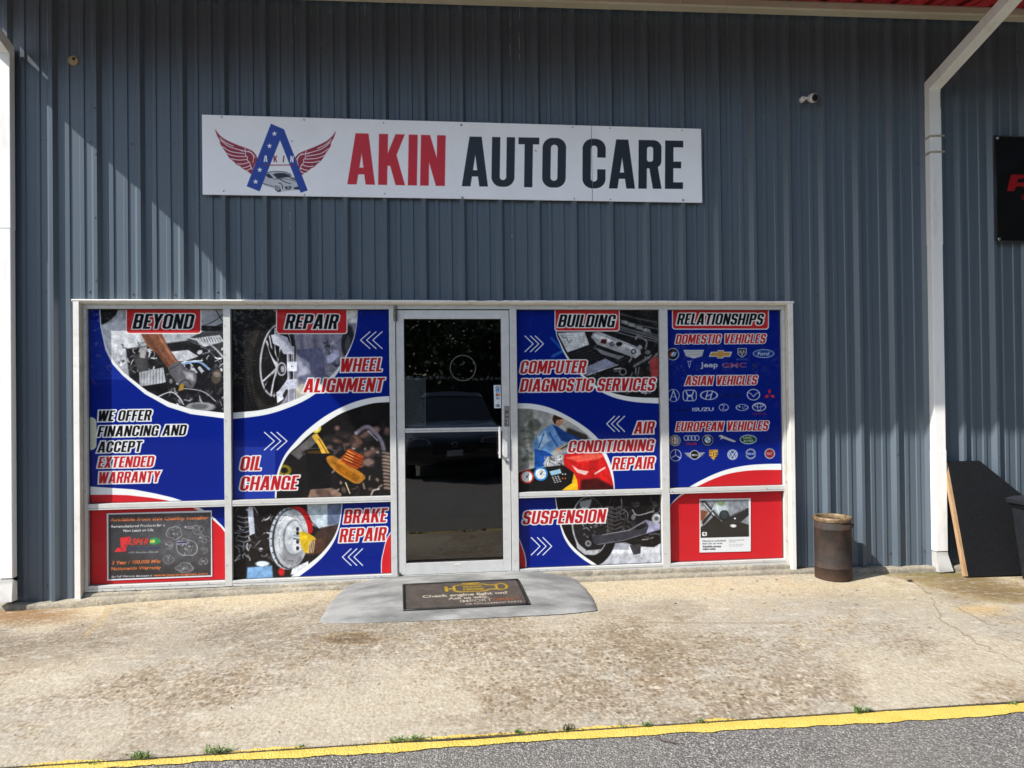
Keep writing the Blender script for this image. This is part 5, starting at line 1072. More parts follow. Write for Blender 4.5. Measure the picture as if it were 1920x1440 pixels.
# ------------------------------------------------------------ downspouts
def loft(bm, rings_pts, cap=True):
    R_ = [[bm.verts.new(p) for p in L] for L in rings_pts]; n = len(R_[0])
    for A, B in zip(R_, R_[1:]):
        for i in range(n): bm.faces.new((A[i], A[(i+1) % n], B[(i+1) % n], B[i]))
    if cap: bm.faces.new(R_[0][::-1]); bm.faces.new(R_[-1])
def downspout(x0, x1, label, seams, zb, elbow=4.10, m_=.34, shoe='flared', straps=(), yb=-.033, yf=-.098):
    t = empty('downspout', ((x0+x1)/2, yf, 0), label, 'downspout', 'white downspouts running down the ribbed wall')
    cuts = [elbow-.02]+list(seams)+[zb+.165]
    for k, (a, b2) in enumerate(zip(cuts, cuts[1:])):
        e = .0025*(k % 2); bm = bmesh.new(); box(bm, x0-e, x1+e, yf-e, yb, b2+(.0 if k == len(cuts)-2 else -.012), a, .004); link('pipe', bm, M['downspout'], t)
    # upper arm, from the elbow out to the gutter
    e0 = CE+.045; top = elbow+m_*e0; d = (yb-yf)
    bm = bmesh.new(); th = .10
    loft(bm, [[(x0, yf, elbow-.022), (x1, yf, elbow-.022), (x1, yb, elbow-.022), (x0, yb, elbow-.022)], [(x0, yf, elbow), (x1, yf, elbow), (x1, yb+.0, elbow+.075), (x0, yb, elbow+.075)],
              [(x0, -e0, elbow+m_*(e0+yf)), (x1, -e0, elbow+m_*(e0+yf)), (x1, -e0, elbow+m_*(e0+yf)+.083), (x0, -e0, elbow+m_*(e0+yf)+.083)]])
    link('upper_arm', bm, M['downspout'], t)
    z = zb
    bm = bmesh.new(); fo = .045
    A = [(x0, yf, z+.16), (x1, yf, z+.16), (x1, yb, z+.16), (x0, yb, z+.16)]
    B = [(x0-.002, yf-.004, z+.13), (x1+.002, yf-.004, z+.13), (x1, yb, z+.13), (x0, yb, z+.13)]
    C_ = [(x0-.012 if shoe == 'flared' else x0, yf-fo, z), (x1+.016, yf-fo, z+.006), (x1+.006, yb-.012, z-.004), (x0-.004, yb-.012, z-.004)]
    loft(bm, [A, B, C_], cap=False)
    bmesh.ops.solidify(bm, geom=bm.faces[:], thickness=.002); link('shoe', bm, M['downspout'], t)
    for zs, L in straps:
        bm = bmesh.new(); P = [(x0-.004, yb, zs-.012), (x0-.005, yf-.004, zs-.006), (x1+.004, yf-.006, zs), (x1+.028, yf-.004, zs+.004), (x1+.045, yf+.012, zs-.002), (x1+.050, yf+.02, zs-.018*L)]
        for p, q in zip(P, P[1:]):
            p, q = Vector(p), Vector(q); bm.faces.new([bm.verts.new(v) for v in (p, q, q+Vector((0, 0, .016)), p+Vector((0, 0, .016)))])
        bmesh.ops.solidify(bm, geom=bm.faces[:], thickness=.002); s = link('strap', bm, M['cream'], t)
        bm = bmesh.new(); lathe(bm, [(.0004, yf-.014), (.007, yf-.013), (.009, yf-.007)], (x0+.045, 0, zs+.008), 8, 'y'); link('strap_screw', bm, M['cream'], s)
xr0, xr1 = 6.992, 7.092
zz = lambda py: wy(1745, py, -.098)[1]
downspout(xr0, xr1, 'white downspout with two loose straps right of the ash can', (zz(202), zz(455), zz(845)), .028, straps=((zz(256), 1.6), (zz(286), 2.6)))
downspout(-.380, -.272, 'white downspout at the left end, cut by the frame edge', (wy(10, 88, -.098)[1], wy(10, 425, -.098)[1]), .095, shoe='straight')
# ------------------------------------------------------------ the shopfront
sf = empty('shopfront', (3, 0, .12), 'white framed shopfront with printed blue and red window films', 'shopfront')
F0, F1 = -.010, .060          # frame depth
def fbox(name, x0, x1, z0, z1, mat=M['alu'], y0=F0, y1=F1, bev=.0015, par=None): return mkbox(name, (x0, x1, y0, y1, z0, z1), mat, par or sf, bev)
ZT0, ZT1 = 2.240, 2.272; TR0, TR1 = .727, .772; SB0 = .117; SZ = .160
# trim round the opening
bm = bmesh.new(); r = random.Random(12); pv = None
for k in range(130):
    x = .128+(5.776-.128)*k/129; j = r.uniform(-.0012, .0012); chip = (-.006*r.random() if 2.65 < x < 3.55 and r.random() < .4 else 0)
    vs = [bm.verts.new(p) for p in ((x, .0, 2.306+j), (x, -.062, 2.304+j+chip), (x, -.064, 2.296), (x, -.060, 2.288+j), (x, -.030, 2.276), (x, -.012, 2.272), (x, .04, 2.272))]
    if pv: [bm.faces.new((pv[i], vs[i], vs[i+1], pv[i+1])) for i in range(6)]
    else: bm.faces.new(vs[::-1])
    pv = vs
bm.faces.new(pv); link('top_trim', bm, [M['white']], sf)
fbox('head_flashing', .185, 5.724, 2.2725, 2.2755, M['cream'], -.030, -.011, 0)
fbox('side_trim', .138, .180, .076, 2.2865, M['white'], -.062, .0, .002); fbox('side_trim', 5.728, 5.768, .074, 2.2865, M['white'], -.062, .0, .002)
fbox('side_reveal', .1805, .1835, .11, 2.275, M['cream'], -.045, .02, 0); fbox('side_reveal', 5.7245, 5.7275, .11, 2.275, M['cream'], -.045, .02, 0)
fbox('header_rail', .186, 5.722, ZT0, ZT1)
fbox('jamb', .186, .210, SB0, ZT0-.0005); fbox('jamb', 5.697, 5.722, SB0, ZT0-.0005)
bays = [(.2105, 1.199), (1.252, 2.453), (3.461, 4.643), (4.709, 5.6965)]
for a, b2 in ((1.1995, 1.2515), (4.6435, 4.7085)): fbox('mullion', a, b2, SB0+.002, ZT0-.0005, y0=F0-.003)
for a, b2 in ((2.4535, 2.5005), (3.4055, 3.4605)): fbox('door_jamb', a, b2, SB0+.01, ZT0-.0005, y0=F0-.005)
for a, b2 in bays:
    a += .0005; b2 -= .0005
    t = fbox('transom', a, b2, TR0, TR1); fbox('glazing_bead', a, b2, TR0+.012, TR0+.014, M['rubbergrey'], F0-.0004, F0+.002, 0, t)
    s = fbox('sill', a, b2, SB0, SZ, y0=F0-.002); fbox('sill_groove', a, b2, SB0+.020, SB0+.0225, M['rubbergrey'], F0-.0026, F0+.002, 0, s)
    for z0, z1 in ((TR1, ZT0), (SZ, TR0)):
        bm = bmesh.new(); e = .0035
        for q in ((a, a+e, z0, z1), (b2-e, b2, z0, z1), (a+e, b2-e, z1-e, z1), (a+e, b2-e, z0, z0+e)): box(bm, q[0], q[1], GY-.009, GY+.006, q[2], q[3])
        link('gasket', bm, M['rubbergrey'], sf)
bm = bmesh.new(); r = random.Random(3)
for _ in range(60):
    x, z = r.uniform(.2, 5.7), r.choice([2.256, 2.262, .75, .125, .150]); lathe(bm, [(.0004, F0-.0062), (.0028, F0-.006), (.003, F0-.002)], (x, 0, z), 6, 'y')
for x in (.196, 1.21, 2.47, 2.49, 3.43, 4.66, 5.71):
    for z in (.3, .9, 1.4, 1.9, 2.2): lathe(bm, [(.0004, F0-.0072), (.0028, F0-.007), (.003, F0-.002)], (x, 0, z+r.uniform(-.1, .04)), 6, 'y')
tag(link('rivets', bm, M['darksteel'], sf), kind='stuff')
films = [(film_engine, 0, 1, 'blue film with an engine bay and a gloved hand'), (film_install, 0, 0, 'plain red film with a blue corner, behind the parts poster'), (film_wheel, 1, 1, 'film with a wheel aligner above an oil cap'), (film_brake, 1, 0, 'film with a brake disc and a red caliper'),
         (film_computer, 2, 1, 'film with a laptop on an engine and a mechanic by a red bonnet'), (film_suspension, 2, 0, 'film with a wheel and suspension arm'), (film_marks, 3, 1, 'blue film covered with car badges'), (film_plain, 3, 0, 'plain red film with a blue corner, behind the service poster')]
for fn, bay, up, lab in films:
    a, b2 = bays[bay]; z0, z1 = (TR1, ZT0) if up else (SZ, TR0)
    bd = fn(a+.001, b2-.001, z0+.001, z1-.001); bd.grain(.05, 5, bay*2+up)
    o = bd.plate('window_pane', img_mat('print_'+fn.__name__, bd.image(fn.__name__), .5, .45, .06), sf, .006); o['label'] = lab

# door leaf
door = fbox('door', 2.506, 2.567, .150, 2.231, y0=-.007, y1=.045)
def dbox(name, x0, x1, z0, z1, mat=M['alu'], y0=-.007, y1=.045, bev=.0015): return mkbox(name, (x0, x1, y0, y1, z0, z1), mat, door, bev)
dbox('door_stile', 3.337, 3.400, .150, 2.231); dbox('door_rail', 2.5675, 3.3365, 2.163, 2.231); dbox('door_rail', 2.5675, 3.3365, .150, .240); dbox('push_rail', 2.5675, 3.3365, 1.266, 1.299, y0=-.004)
dbox('glazing_bead', 2.5675, 3.3365, 1.280, 1.282, M['rubbergrey'], -.0046, .0, 0)
def mat_glass():
    m = NT('tinted_glass'); t = m.t; gl = m.n('ShaderNodeBsdfGlossy'); gl.inputs['Roughness'].default_value = .004; gl.inputs['Color'].default_value = (1, 1, 1, 1)
    tr = m.n('ShaderNodeBsdfTransparent'); tr.inputs[0].default_value = (.48, .50, .52, 1); fr = m.n('ShaderNodeFresnel'); fr.inputs[0].default_value = 1.9
    mx = m.n('ShaderNodeMixShader'); m.l(fr.outputs[0], mx.inputs[0]); m.l(tr.outputs[0], mx.inputs[1]); m.l(gl.outputs[0], mx.inputs[2]); m.l(mx.outputs[0], m.o.inputs[0])
    bp = m.n('ShaderNodeBump', i_Strength=.10, i_Distance=.02); m.l(m.noise(2.0, 1, .4), bp.inputs['Height']); m.l(bp.outputs[0], gl.inputs['Normal']); return m.m
M['glass'] = mat_glass()
for z0, z1 in ((1.2995, 2.1625), (.2405, 1.2655)):
    bm = bmesh.new(); vs = [bm.verts.new((x, .012, z)) for x, z in ((2.5675, z0), (3.3365, z0), (3.3365, z1), (2.5675, z1))]; bm.faces.new(vs); link('door_glass', bm, M['glass'], door)
    bm = bmesh.new(); e = .003
    for q in ((2.5675, 2.5675+e, z0, z1), (3.3365-e, 3.3365, z0, z1), (2.5675+e, 3.3365-e, z1-e, z1), (2.5675+e, 3.3365-e, z0, z0+e)): box(bm, q[0], q[1], .002, .011, q[2], q[3])
    link('gasket', bm, M['rubbergrey'], door)
# pull handle: offset bar standing off a back plate
bm = bmesh.new(); hx0 = wy(935, 830, -.05)[0]; hz0, hz1 = wy(938, 859, -.05)[1], wy(938, 800, -.05)[1]
box(bm, hx0, hx0+.016, -.062, -.046, hz0, hz1, .003); box(bm, hx0, hx0+.010, -.046, -.010, hz0+.03, hz0+.05); box(bm, hx0, hx0+.010, -.046, -.010, hz1-.05, hz1-.03); link('pull_handle', bm, painted('bright_satin_metal', (.80, .81, .82), rough=.25, metal=.3), door)
px0 = wy(943.5, 830, -.012)[0]; dbox('handle_plate', px0, px0+.038, hz0+.002, hz1-.002, bpy.data.materials['bright_satin_metal'], -.013, -.0075, .001)
lk = bmesh.new(); lathe(lk, [(.0005, -.016), (.010, -.0155), (.014, -.009), (.0145, -.0072)], (3.369, 0, 1.02), 20, 'y'); link('lock_cylinder', lk, M['chrome'], door)
for z0, z1, x in ((2.145, 2.262, 2.503), (.118, .172, 2.512)):
    bm = bmesh.new(); lathe(bm, [(.0005, z0), (.013, z0), (.015, z0+.004), (.015, z1-.03), (.012, z1-.026), (.012, z1), (.0005, z1)], (x, -.020, 0), 14); link('pivot_hinge', bm, M['darksteel'], door)
bx, bz = wy(858.5, 1057.5, -.008); dbox('maker_plate', bx-.026, bx+.026, bz-.006, bz+.006, M['white'], -.0085, -.0072, 0)
mkbox('threshold', (2.5005, 3.4055, -.02, .07, .118, .146), M['alu'], sf, .004)

# ------------------------------------------------------------ things stuck on the shopfront
def poster(fn, name, label, cat, rough=.35, coat=.6):
    bd = fn(); bd.grain(.04, 6, 2); o = bd.plate(name, img_mat('print_'+name, bd.image(name), rough, coat), None, .0025); tag(o, label, cat); return o
poster(board_parts_poster, 'poster', 'dark engine parts poster with orange lettering on the lower left red pane', 'poster')
poster(board_service_poster, 'poster', 'white bordered poster with headlight photo on the lower right red pane', 'poster')
def strip_sticker():
    b = quad_board([(926.6, 722), (939.4, 722), (939.6, 765), (926.8, 765.4)], .0095, 900, (206, 212, 222))
    for k in range(3): b.ring(933, 727.5, 1+k*1.4, .5, (40, 50, 60))
    b.box(929.6, 730, 936.6, 736, (50, 120, 190), .8); b.small('AMEX', 930, 734.4, 936.2, 734.4, 2, (210, 220, 230), .02)
    b.box(929.6, 738, 936.8, 742.5, (40, 28, 24), .4); b.circ(932, 740.2, 1.9, (190, 40, 36)); b.circ(934.4, 740.2, 1.9, (220, 140, 40)); b.box(929.6, 744.4, 936.6, 745.2, (40, 50, 110)); b.small('VISA', 930, 748.6, 936.4, 748.6, 2.4, (30, 34, 60), .03)
    b.box(929.4, 752.6, 936.8, 757, (222, 224, 226), .3); b.ring(934, 754.8, 1.4, .5, (120, 120, 124)); b.box(929.6, 758.4, 936.8, 763, (26, 50, 52), .3); b.circ(931.4, 760.8, 1.4, (190, 196, 196)); b.circ(935, 760.8, 1.2, (110, 170, 150)); return b
poster(strip_sticker, 'card_sticker', 'narrow white payment card sticker on the door glass by the pull sign', 'sticker')
def pull_sign():
    b = quad_board([(945.2, 761), (954.8, 761), (955, 800), (945.4, 800)], -.0078, 1200, (150, 150, 148))
    K = (24, 24, 24); b.ring(949.9, 766.4, 4.4, 1, K); b.ring(949.9, 766.4, 1.8, .7, K); b.draw(lambda x, y: np.abs(d_box(x, y, 946.6, 771.6, 953.8, 798.8, .6))-.5, (944, 769, 956, 801), K)
    for k, ch in enumerate('PULL'): b.text(ch, 948, 777.4+k*6.6, 952.4, 777.4+k*6.6, 4.8, col=K, soft=.6)
    return b
poster(pull_sign, 'pull_sign', 'small vertical PULL sign on the door stile above the handle', 'sign', .4, 0)
def paper():
    b = quad_board([(758.6, 708.5), (797.5, 709), (798.3, 798.2), (759.6, 798.6)], .020, 300, (205, 205, 200)); r = random.Random(1)
    b.draw(lambda x, y: np.abs(d_box(x, y, 759, 709, 797.6, 798))-.9, (755, 700, 800, 802), (240, 240, 236)); b.clutter((775, 730, 796, 792), 14, 3, [(120, 120, 118), (60, 60, 60)], w=(.5, 1.4), ln=(1, 4)); return b
poster(paper, 'paper_notice', 'grey paper notice behind the door glass at its left edge', 'notice', .8, 0)
cx_, cz_ = wy(868, 690, .010); bm = bmesh.new(); n = 48; R0, R1 = .0975, .1045
lathe(bm, [(R0, .0105), (R0+.001, .0085), (R1-.001, .0085), (R1, .0105)], (cx_, 0, cz_), 64, 'y'); m = painted('faded_vinyl', (.085, .085, .08), rough=.6); tag(link('ring_decal', bm, m), 'thin grey ring decal on the upper door glass', 'decal')

# ------------------------------------------------------------ the name board over the shopfront
sg = board_sign(); t = empty('shop_sign', (3, -.046, 3.4), 'long white name board with winged A logo and red and black lettering', 'sign')
img = sg.image('name_board'); ms = img_mat('printed_sign_sheet', img, .35, .15, .4)
def sign_part(u0, u1):
    bm = bmesh.new(); uvl = bm.loops.layers.uv.new('UVMap'); O, eu, ev = Vector(sg.O), Vector(sg.eu), Vector(sg.ev); W_, H_ = float(sg.W), float(sg.Hm)
    P = [O+eu*W_*u0, O+eu*W_*u1, O+eu*W_*u1+ev*H_, O+eu*W_*u0+ev*H_]; f = [bm.verts.new(p) for p in P]; k = [bm.verts.new(p+Vector((0, .010, 0))) for p in P]
    fc = bm.faces.new(f)
    for l, uv in zip(fc.loops, ((u0, 0), (u1, 0), (u1, 1), (u0, 1))): l[uvl].uv = uv
    bm.faces.new(k[::-1])
    for i in range(4):
        q = bm.faces.new((f[i], k[i], k[(i+1) % 4], f[(i+1) % 4]))
        for l in q.loops: l[uvl].uv = (.01, .01)
    return link('sign_panel', bm, ms, t)
uj = (wy(1110, 300, -.046)[0]-float(sg.O[0]))/float(sg.W)
sign_part(0, uj-.0006); sign_part(uj+.0006, 1)
bm = bmesh.new()
for k, (px, py) in enumerate(((415, 219), (570, 224.5), (719, 230), (865, 234), (1074, 238.5), (1144, 240), (1279, 244), (419, 358), (571, 365), (721.5, 363), (867, 370.5), (1077, 372), (1145, 373.5), (1281, 375))):
    x, z = wy(px, py, -.05); rr = .010 if k in (3, 10, 13) else .006; lathe(bm, [(.0005, -.0515), (rr*.7, -.051), (rr, -.0478), (rr, -.0465)], (x, 0, z), 10, 'y')
tag(link('screws', bm, mat_metal('zinc_screw', (.35, .36, .38), .45, .7), t), kind='stuff')

# ------------------------------------------------------------ security camera
cx, cz2 = wy(1510, 184, -.05); sc = empty('security_camera', (cx, -.032, cz2), 'small white security camera high on the wall right of the name board', 'camera')
wp = painted('white_plastic', (.72, .72, .71), rough=.4)
bm = bmesh.new(); lathe(bm, [(.0005, -.052), (.014, -.050), (.020, -.045), (.023, -.034), (.023, .0)], (cx-.012, 0, cz2), 24, 'y'); link('mount', bm, wp, sc, True)
bm = bmesh.new(); tube(bm, [(cx-.012, -.048, cz2), (cx+.004, -.062, cz2-.004), (cx+.022, -.076, cz2-.010)], .011, 10); link('arm', bm, wp, sc, True)
ax = Vector((.12, -.95, -.30)).normalized(); q = ax.to_track_quat('Z', 'Y').to_matrix(); ctr = Vector((cx+.040, -.092, cz2-.014))
def body(name, pr, mat):
    bm = bmesh.new(); lathe(bm, pr, n=24)
    for v in bm.verts: v.co = q @ (v.co*1.22)+ctr
    return link(name, bm, mat, sc, True)
body('housing', [(.0005, -.035), (.016, -.033), (.026, -.022), (.031, -.004), (.031, .014), (.028, .026), (.025, .029)], wp)
body('lens_face', [(.0005, .0275), (.010, .0275), (.0245, .0265), (.025, .022)], painted('dark_lens', (.008, .008, .009), rough=.12))

# ------------------------------------------------------------ banner at the right
bt = empty('banner', (8, -.05, 3.3), 'black fabric banner with red lettering at the right edge of the wall', 'banner')
bx0, bx1 = 7.622, 9.3; zt, zb = 3.735, 2.822
def banner_board():
    b = Board((bx0, -.045, zb), (1, 0, 0), (0, 0, 1), bx1-bx0, zt-zb, 420, (16, 16, 20)); RR = (190, 30, 40)
    q = lambda L: [(1280+x/3, y/3) for x, y in L]
    b.poly(q([(1838, 990), (1960, 990), (1975, 1005), (1968, 1040), (1950, 1052), (1962, 1082), (1925, 1082), (1906, 1056), (1872, 1056), (1862, 1082), (1820, 1082)]), RR, .8)
    b.poly(q([(1884, 1012), (1932, 1012), (1928, 1034), (1876, 1034)]), (16, 16, 20), .8)
    b.text('S', 1914, 377, 1921, 377, 9, col=RR, soft=.7); return b
bb = banner_board(); bim = bb.image('banner_print'); bmt = img_mat('banner_cloth', bim, .5, 0, .4)
bm = bmesh.new(); uvl = bm.loops.layers.uv.new('UVMap'); NX, NZ = 60, 34; G = []
for i in range(NX+1):
    row = []
    for j in range(NZ+1):
        u, v = i/NX, j/NZ; sag = .012*math.sin(u*9)*(1-v)*v*2; fold = .010*math.exp(-((u*1.7+(1-v)*.9-.45)/.10)**2)+.008*math.exp(-((u*1.1+(1-v)*1.6-.6)/.08)**2)+.006*math.sin(u*22+v*7)*v*(1-v)+.008*math.exp(-((v-.12-u*.22)/.05)**2)
        row.append(bm.verts.new((bx0+(bx1-bx0)*u+.012*math.sin(v*3.1)*(1-u)*(-.0), -.048-fold*.9-.006, zb+(zt-zb)*v+sag-.012*math.sin(u*3.1)*(v)+.006)))
    G.append(row)
for i in range(NX):
    for j in range(NZ):
        f = bm.faces.new((G[i][j], G[i+1][j], G[i+1][j+1], G[i][j+1]))
        for l, (a, b2) in zip(f.loops, ((i, j), (i+1, j), (i+1, j+1), (i, j+1))): l[uvl].uv = (a/NX, b2/NZ)
bmesh.ops.solidify(bm, geom=bm.faces[:], thickness=.001); link('cloth', bm, bmt, bt, True)
bm = bmesh.new()
for q_ in (((bx0-.001, -.060, zb), (bx0-.001, -.060, zt)),): tube(bm, q_, .006, 6)
tube(bm, [(bx0, -.061, zb+.003), (bx0+.3, -.063, zb+.006), (bx1, -.060, zb+.004)], .005, 6); tube(bm, [(bx0, -.061, zt-.0), (bx0+.8, -.062, zt-.012), (bx1, -.060, zt)], .005, 6); link('hem', bm, painted('black_hem', (.012, .012, .015), rough=.5), bt, True)
for gx_, gz_ in ((bx0+.022, zt-.02), (bx0+.022, zb+.022)):
    bm = bmesh.new(); lathe(bm, [(.006, -.066), (.012, -.068), (.014, -.062), (.012, -.056)], (gx_, 0, gz_), 16, 'y'); link('grommet', bm, M['chrome'], bt, True)

# ------------------------------------------------------------ ramp and mat at the door
bm = bmesh.new(); r = random.Random(4)
def ramp_z(x, y):
    # hipped wedge of smooth concrete: from the threshold down to the slab and out to both sides
    t = max(0, min(1, (y+.875)/.76)); g = gz(x, y)+.008
    xl = 1.99+.10*t; xr = 3.95; hx = min(max(0, (x-xl)/(.47-.0*t)), max(0, (xr-x)/(.50)), 1)
    top = .148+.0*x; e = 1-(1-t)**1.35
    return g+.006+(top-g-.006)*min(e, 1)*(1-(1-min(hx, 1))**1.6)
nx, ny = 80, 26; G = []
for i in range(nx+1):
    row = []
    for j in range(ny+1):
        v = j/ny; uu = abs(2*i/nx-1); y0_ = -.885+.06*uu**5+.03*i/nx; y = y0_+v*(-.025-y0_); xl = 2.010+.09*v-.02*math.sin(v*3.14); xr = 3.915+.03*math.sin(v*3.14); x = xl+(xr-xl)*i/nx; x += r.uniform(-.003, .003) if i in (0, nx) else 0
        z = ramp_z(x, y) if 0 < i < nx and j > 0 else gz(x, y)+.004
        row.append(bm.verts.new((x, y+(r.uniform(-.004, .004) if j == 0 else 0), z)))
    G.append(row)
for i in range(nx):
    for j in range(ny): bm.faces.new((G[i][j], G[i+1][j], G[i+1][j+1], G[i][j+1]))
o = link('door_ramp', bm, M['ramp'], smooth=True); o['kind'] = 'structure'
def mat_print():
    b = Board((2.555, -.585, .0), (1, 0, 0), (0, 1, 0), .905, .40, 520, (72, 64, 60))
    b.X, b.Y = None, None
    u = (np.arange(b.w)+.5)/b.w; v = (np.arange(b.h)+.5)/b.h; UX, VY = np.meshgrid(u, v)
    # drawn flat in mat units: x 0..300, y 0..200 downwards
    b.X = UX*300; b.Y = (1-VY)*200
    Y_ = (204, 168, 44); W = (212, 202, 186); O_ = (190, 104, 60); K = (40, 35, 33)
    b.box(0, 0, 300, 200, (60, 55, 52)); b.box(6, 8, 294, 194, (104, 96, 91)); b.c *= (1+.25*(fbm(b.h, b.w, 9, 5)-.5))[..., None]
    b.draw(lambda x, y: np.abs(d_poly(x, y, [(128, 40), (140, 30), (205, 30), (216, 42), (236, 42), (236, 78), (216, 78), (204, 90), (142, 90), (128, 78)]))-3.4, (100, 20, 260, 110), Y_)
    b.box(150, 14, 196, 22, Y_); b.box(168, 20, 178, 32, Y_); b.box(104, 38, 112, 82, Y_); b.box(110, 56, 130, 64, Y_); b.line([(238, 40), (252, 32), (262, 50), (258, 78), (240, 84)], 7, Y_, sm=True)
    b.text('CHECK', 152, 57, 200, 57, 16, col=Y_); b.text('ENGINE', 150, 80, 204, 80, 16, col=Y_)
    b.small('Check engine light on?', 46, 121, 258, 119, 19, W, .04); b.small('Ask us why.', 108, 144, 208, 143, 17, W, .04)
    b.small('IMPORT', 136, 168, 214, 167, 18, W, .01); b.small('DIRECT', 216, 167, 284, 166, 18, O_, .01); b.small('OE REPLACEMENT PARTS', 148, 186, 284, 185, 11, W, .01)
    b.c = b.c*(1-.22*fbm(b.h, b.w, 40, 9))[..., None]; return b
mb = mat_print(); mi = mb.image('mat_print'); mm = img_mat('rubber_mat', mi, .85, 0, .3, bump=.6)
dm = empty('door_mat', (3.0, -.5, .06), 'worn dark door mat with yellow check engine print on the ramp', 'mat')
bm = bmesh.new(); uvl = bm.loops.layers.uv.new('UVMap'); G = []
C4 = [(2.568, -.745), (3.443, -.727), (3.418, -.262), (2.551, -.278)]; nx, ny = 24, 12
for i in range(nx+1):
    row = []
    for j in range(ny+1):
        u, v = i/nx, j/ny; x = (C4[0][0]*(1-u)+C4[1][0]*u)*(1-v)+(C4[3][0]*(1-u)+C4[2][0]*u)*v; y = (C4[0][1]*(1-u)+C4[1][1]*u)*(1-v)+(C4[3][1]*(1-u)+C4[2][1]*u)*v
        row.append(bm.verts.new((x, y, ramp_z(x, y)+.0075)))
    G.append(row)
for i in range(nx):
    for j in range(ny):
        f = bm.faces.new((G[i][j], G[i+1][j], G[i+1][j+1], G[i][j+1]))
        for l, (a, b2) in zip(f.loops, ((i, j), (i+1, j), (i+1, j+1), (i, j+1))): l[uvl].uv = (a/nx, b2/ny)
bmesh.ops.solidify(bm, geom=bm.faces[:], thickness=.006); link('carpet', bm, mm, dm, True)
bm = bmesh.new(); E4 = [Vector((x, y, ramp_z(x, y)+.006)) for x, y in C4]
for a, b2 in ((0, 1), (1, 2), (2, 3), (3, 0)):
    P = [E4[a].lerp(E4[b2], k/10) for k in range(11)]; P = [Vector((p.x, p.y, ramp_z(p.x, p.y)+.006)) for p in P]; tube(bm, P, .006, 6)
link('rubber_edge', bm, M['black'], dm, True)

# ------------------------------------------------------------ ash can, leaning board, black bin
ac = empty('ash_can', (6.0, -.215, gz(6, -.2)), 'rusty brown steel pipe ash can standing by the right end of the shopfront', 'ash can')
g0 = gz(6, -.2)+.006; R_ = .142; A0 = (6.0, -.215, 0)
bm = bmesh.new(); lathe(bm, [(R_-.006, g0+.40), (R_-.006, g0+.03), (.001, g0+.03)], A0, 40); lathe(bm, [(R_, g0), (R_, g0+.092), (R_+.0015, g0+.0935), (R_, g0+.095), (R_, g0+.40), (R_+.0015, g0+.402), (R_, g0+.404), (R_, g0+.47), (R_-.006, g0+.47), (R_-.006, g0+.40)], A0, 40); link('body', bm, M['rust'], ac, True)
rm = NT('worn_brassy_rim'); f = rm.noise(26, 5, .7); rm.col(rm.ramp(f, [(.35, (.10, .05, .025)), (.55, (.18, .13, .07)), (.7, (.26, .20, .12))])); rm.rough(.5); rm.b.inputs['Metallic'].default_value = .2
bm = bmesh.new(); lathe(bm, [(R_+.002, g0+.460), (R_+.006, g0+.464), (R_+.006, g0+.488), (R_+.002, g0+.495), (R_-.010, g0+.496), (R_-.016, g0+.490), (R_-.014, g0+.458)], A0, 40); link('rim', bm, rm.m, ac, True)
bm = bmesh.new(); lathe(bm, [(.0005, g0+.437), (.05, g0+.443), (.10, g0+.438), (R_-.015, g0+.432)], A0, 32); ash = NT('sand_and_ash'); f = ash.noise(70, 5, .8); ash.col(ash.ramp(f, [(.35, (.05, .03, .02)), (.65, (.20, .13, .08))])); ash.rough(.95); ash.bump(f, .9, .01); link('sand_fill', bm, ash.m, ac, True)
bm = bmesh.new(); tube(bm, [(6.0+R_-.004, -.235, g0+.424), (6.0+R_+.022, -.238, g0+.424)], .008, 8); tube(bm, [(6.0+R_+.018, -.238, g0+.431), (6.0+R_+.026, -.238, g0+.42), (6.0+R_+.022, -.238, g0+.404), (6.0+R_+.008, -.238, g0+.402)], .005, 8); link('lug', bm, M['rust'], ac, True)
# leaning board
bd_ = empty('leaning_board', (7.5, -.2, .02), 'black painted plywood board with cut corner leaning on the wall behind the bin', 'board')
def lean(x, h): # h height on the board
    t = h/.93; return Vector((x, -.285+.225*t, gz(7.4, -.2)+.012+.925*t))
out = [(7.118, 0), (8.02, 0), (8.02, .40), (7.735, .640), (7.412, .925), (7.118, .925)]
nrm = Vector((0, -.97, .24)).normalized()
bkm = NT('black_board_paint'); f = bkm.noise(50, 4, .7); bkm.col(bkm.ramp(f, [(.4, (.005, .0055, .007)), (.75, (.010, .011, .013))])); bkm.rough(.7); bkm.b.inputs['Specular IOR Level'].default_value = .2
bm = bmesh.new(); P = [lean(x, h) for x, h in out]; extrude_poly(bm, [tuple(p+nrm*.018) for p in P], tuple(-nrm*.016)); link('face_panel', bm, bkm.m, bd_)
wd = NT('bare_pine_edge'); f = wd.noise(9, 5, .6, wd.pos((6, 6, .6))); wd.col(wd.ramp(f, [(.3, (.26, .15, .075)), (.7, (.42, .28, .15))])); wd.rough(.75)
bm = bmesh.new(); P = [lean(x, h) for x, h in ((7.092, .004), (7.1175, .004), (7.1175, .922), (7.092, .922))]; extrude_poly(bm, [tuple(p+nrm*.016) for p in P], tuple(-nrm*.034)); link('edge_batten', bm, wd.m, bd_)
bm = bmesh.new(); P = [lean(x, h) for x, h in ((7.66, .02), (7.70, .02), (7.70, .64), (7.66, .64))]; extrude_poly(bm, [tuple(p) for p in P], tuple(-nrm*.03)); link('back_batten', bm, wd.m, bd_)
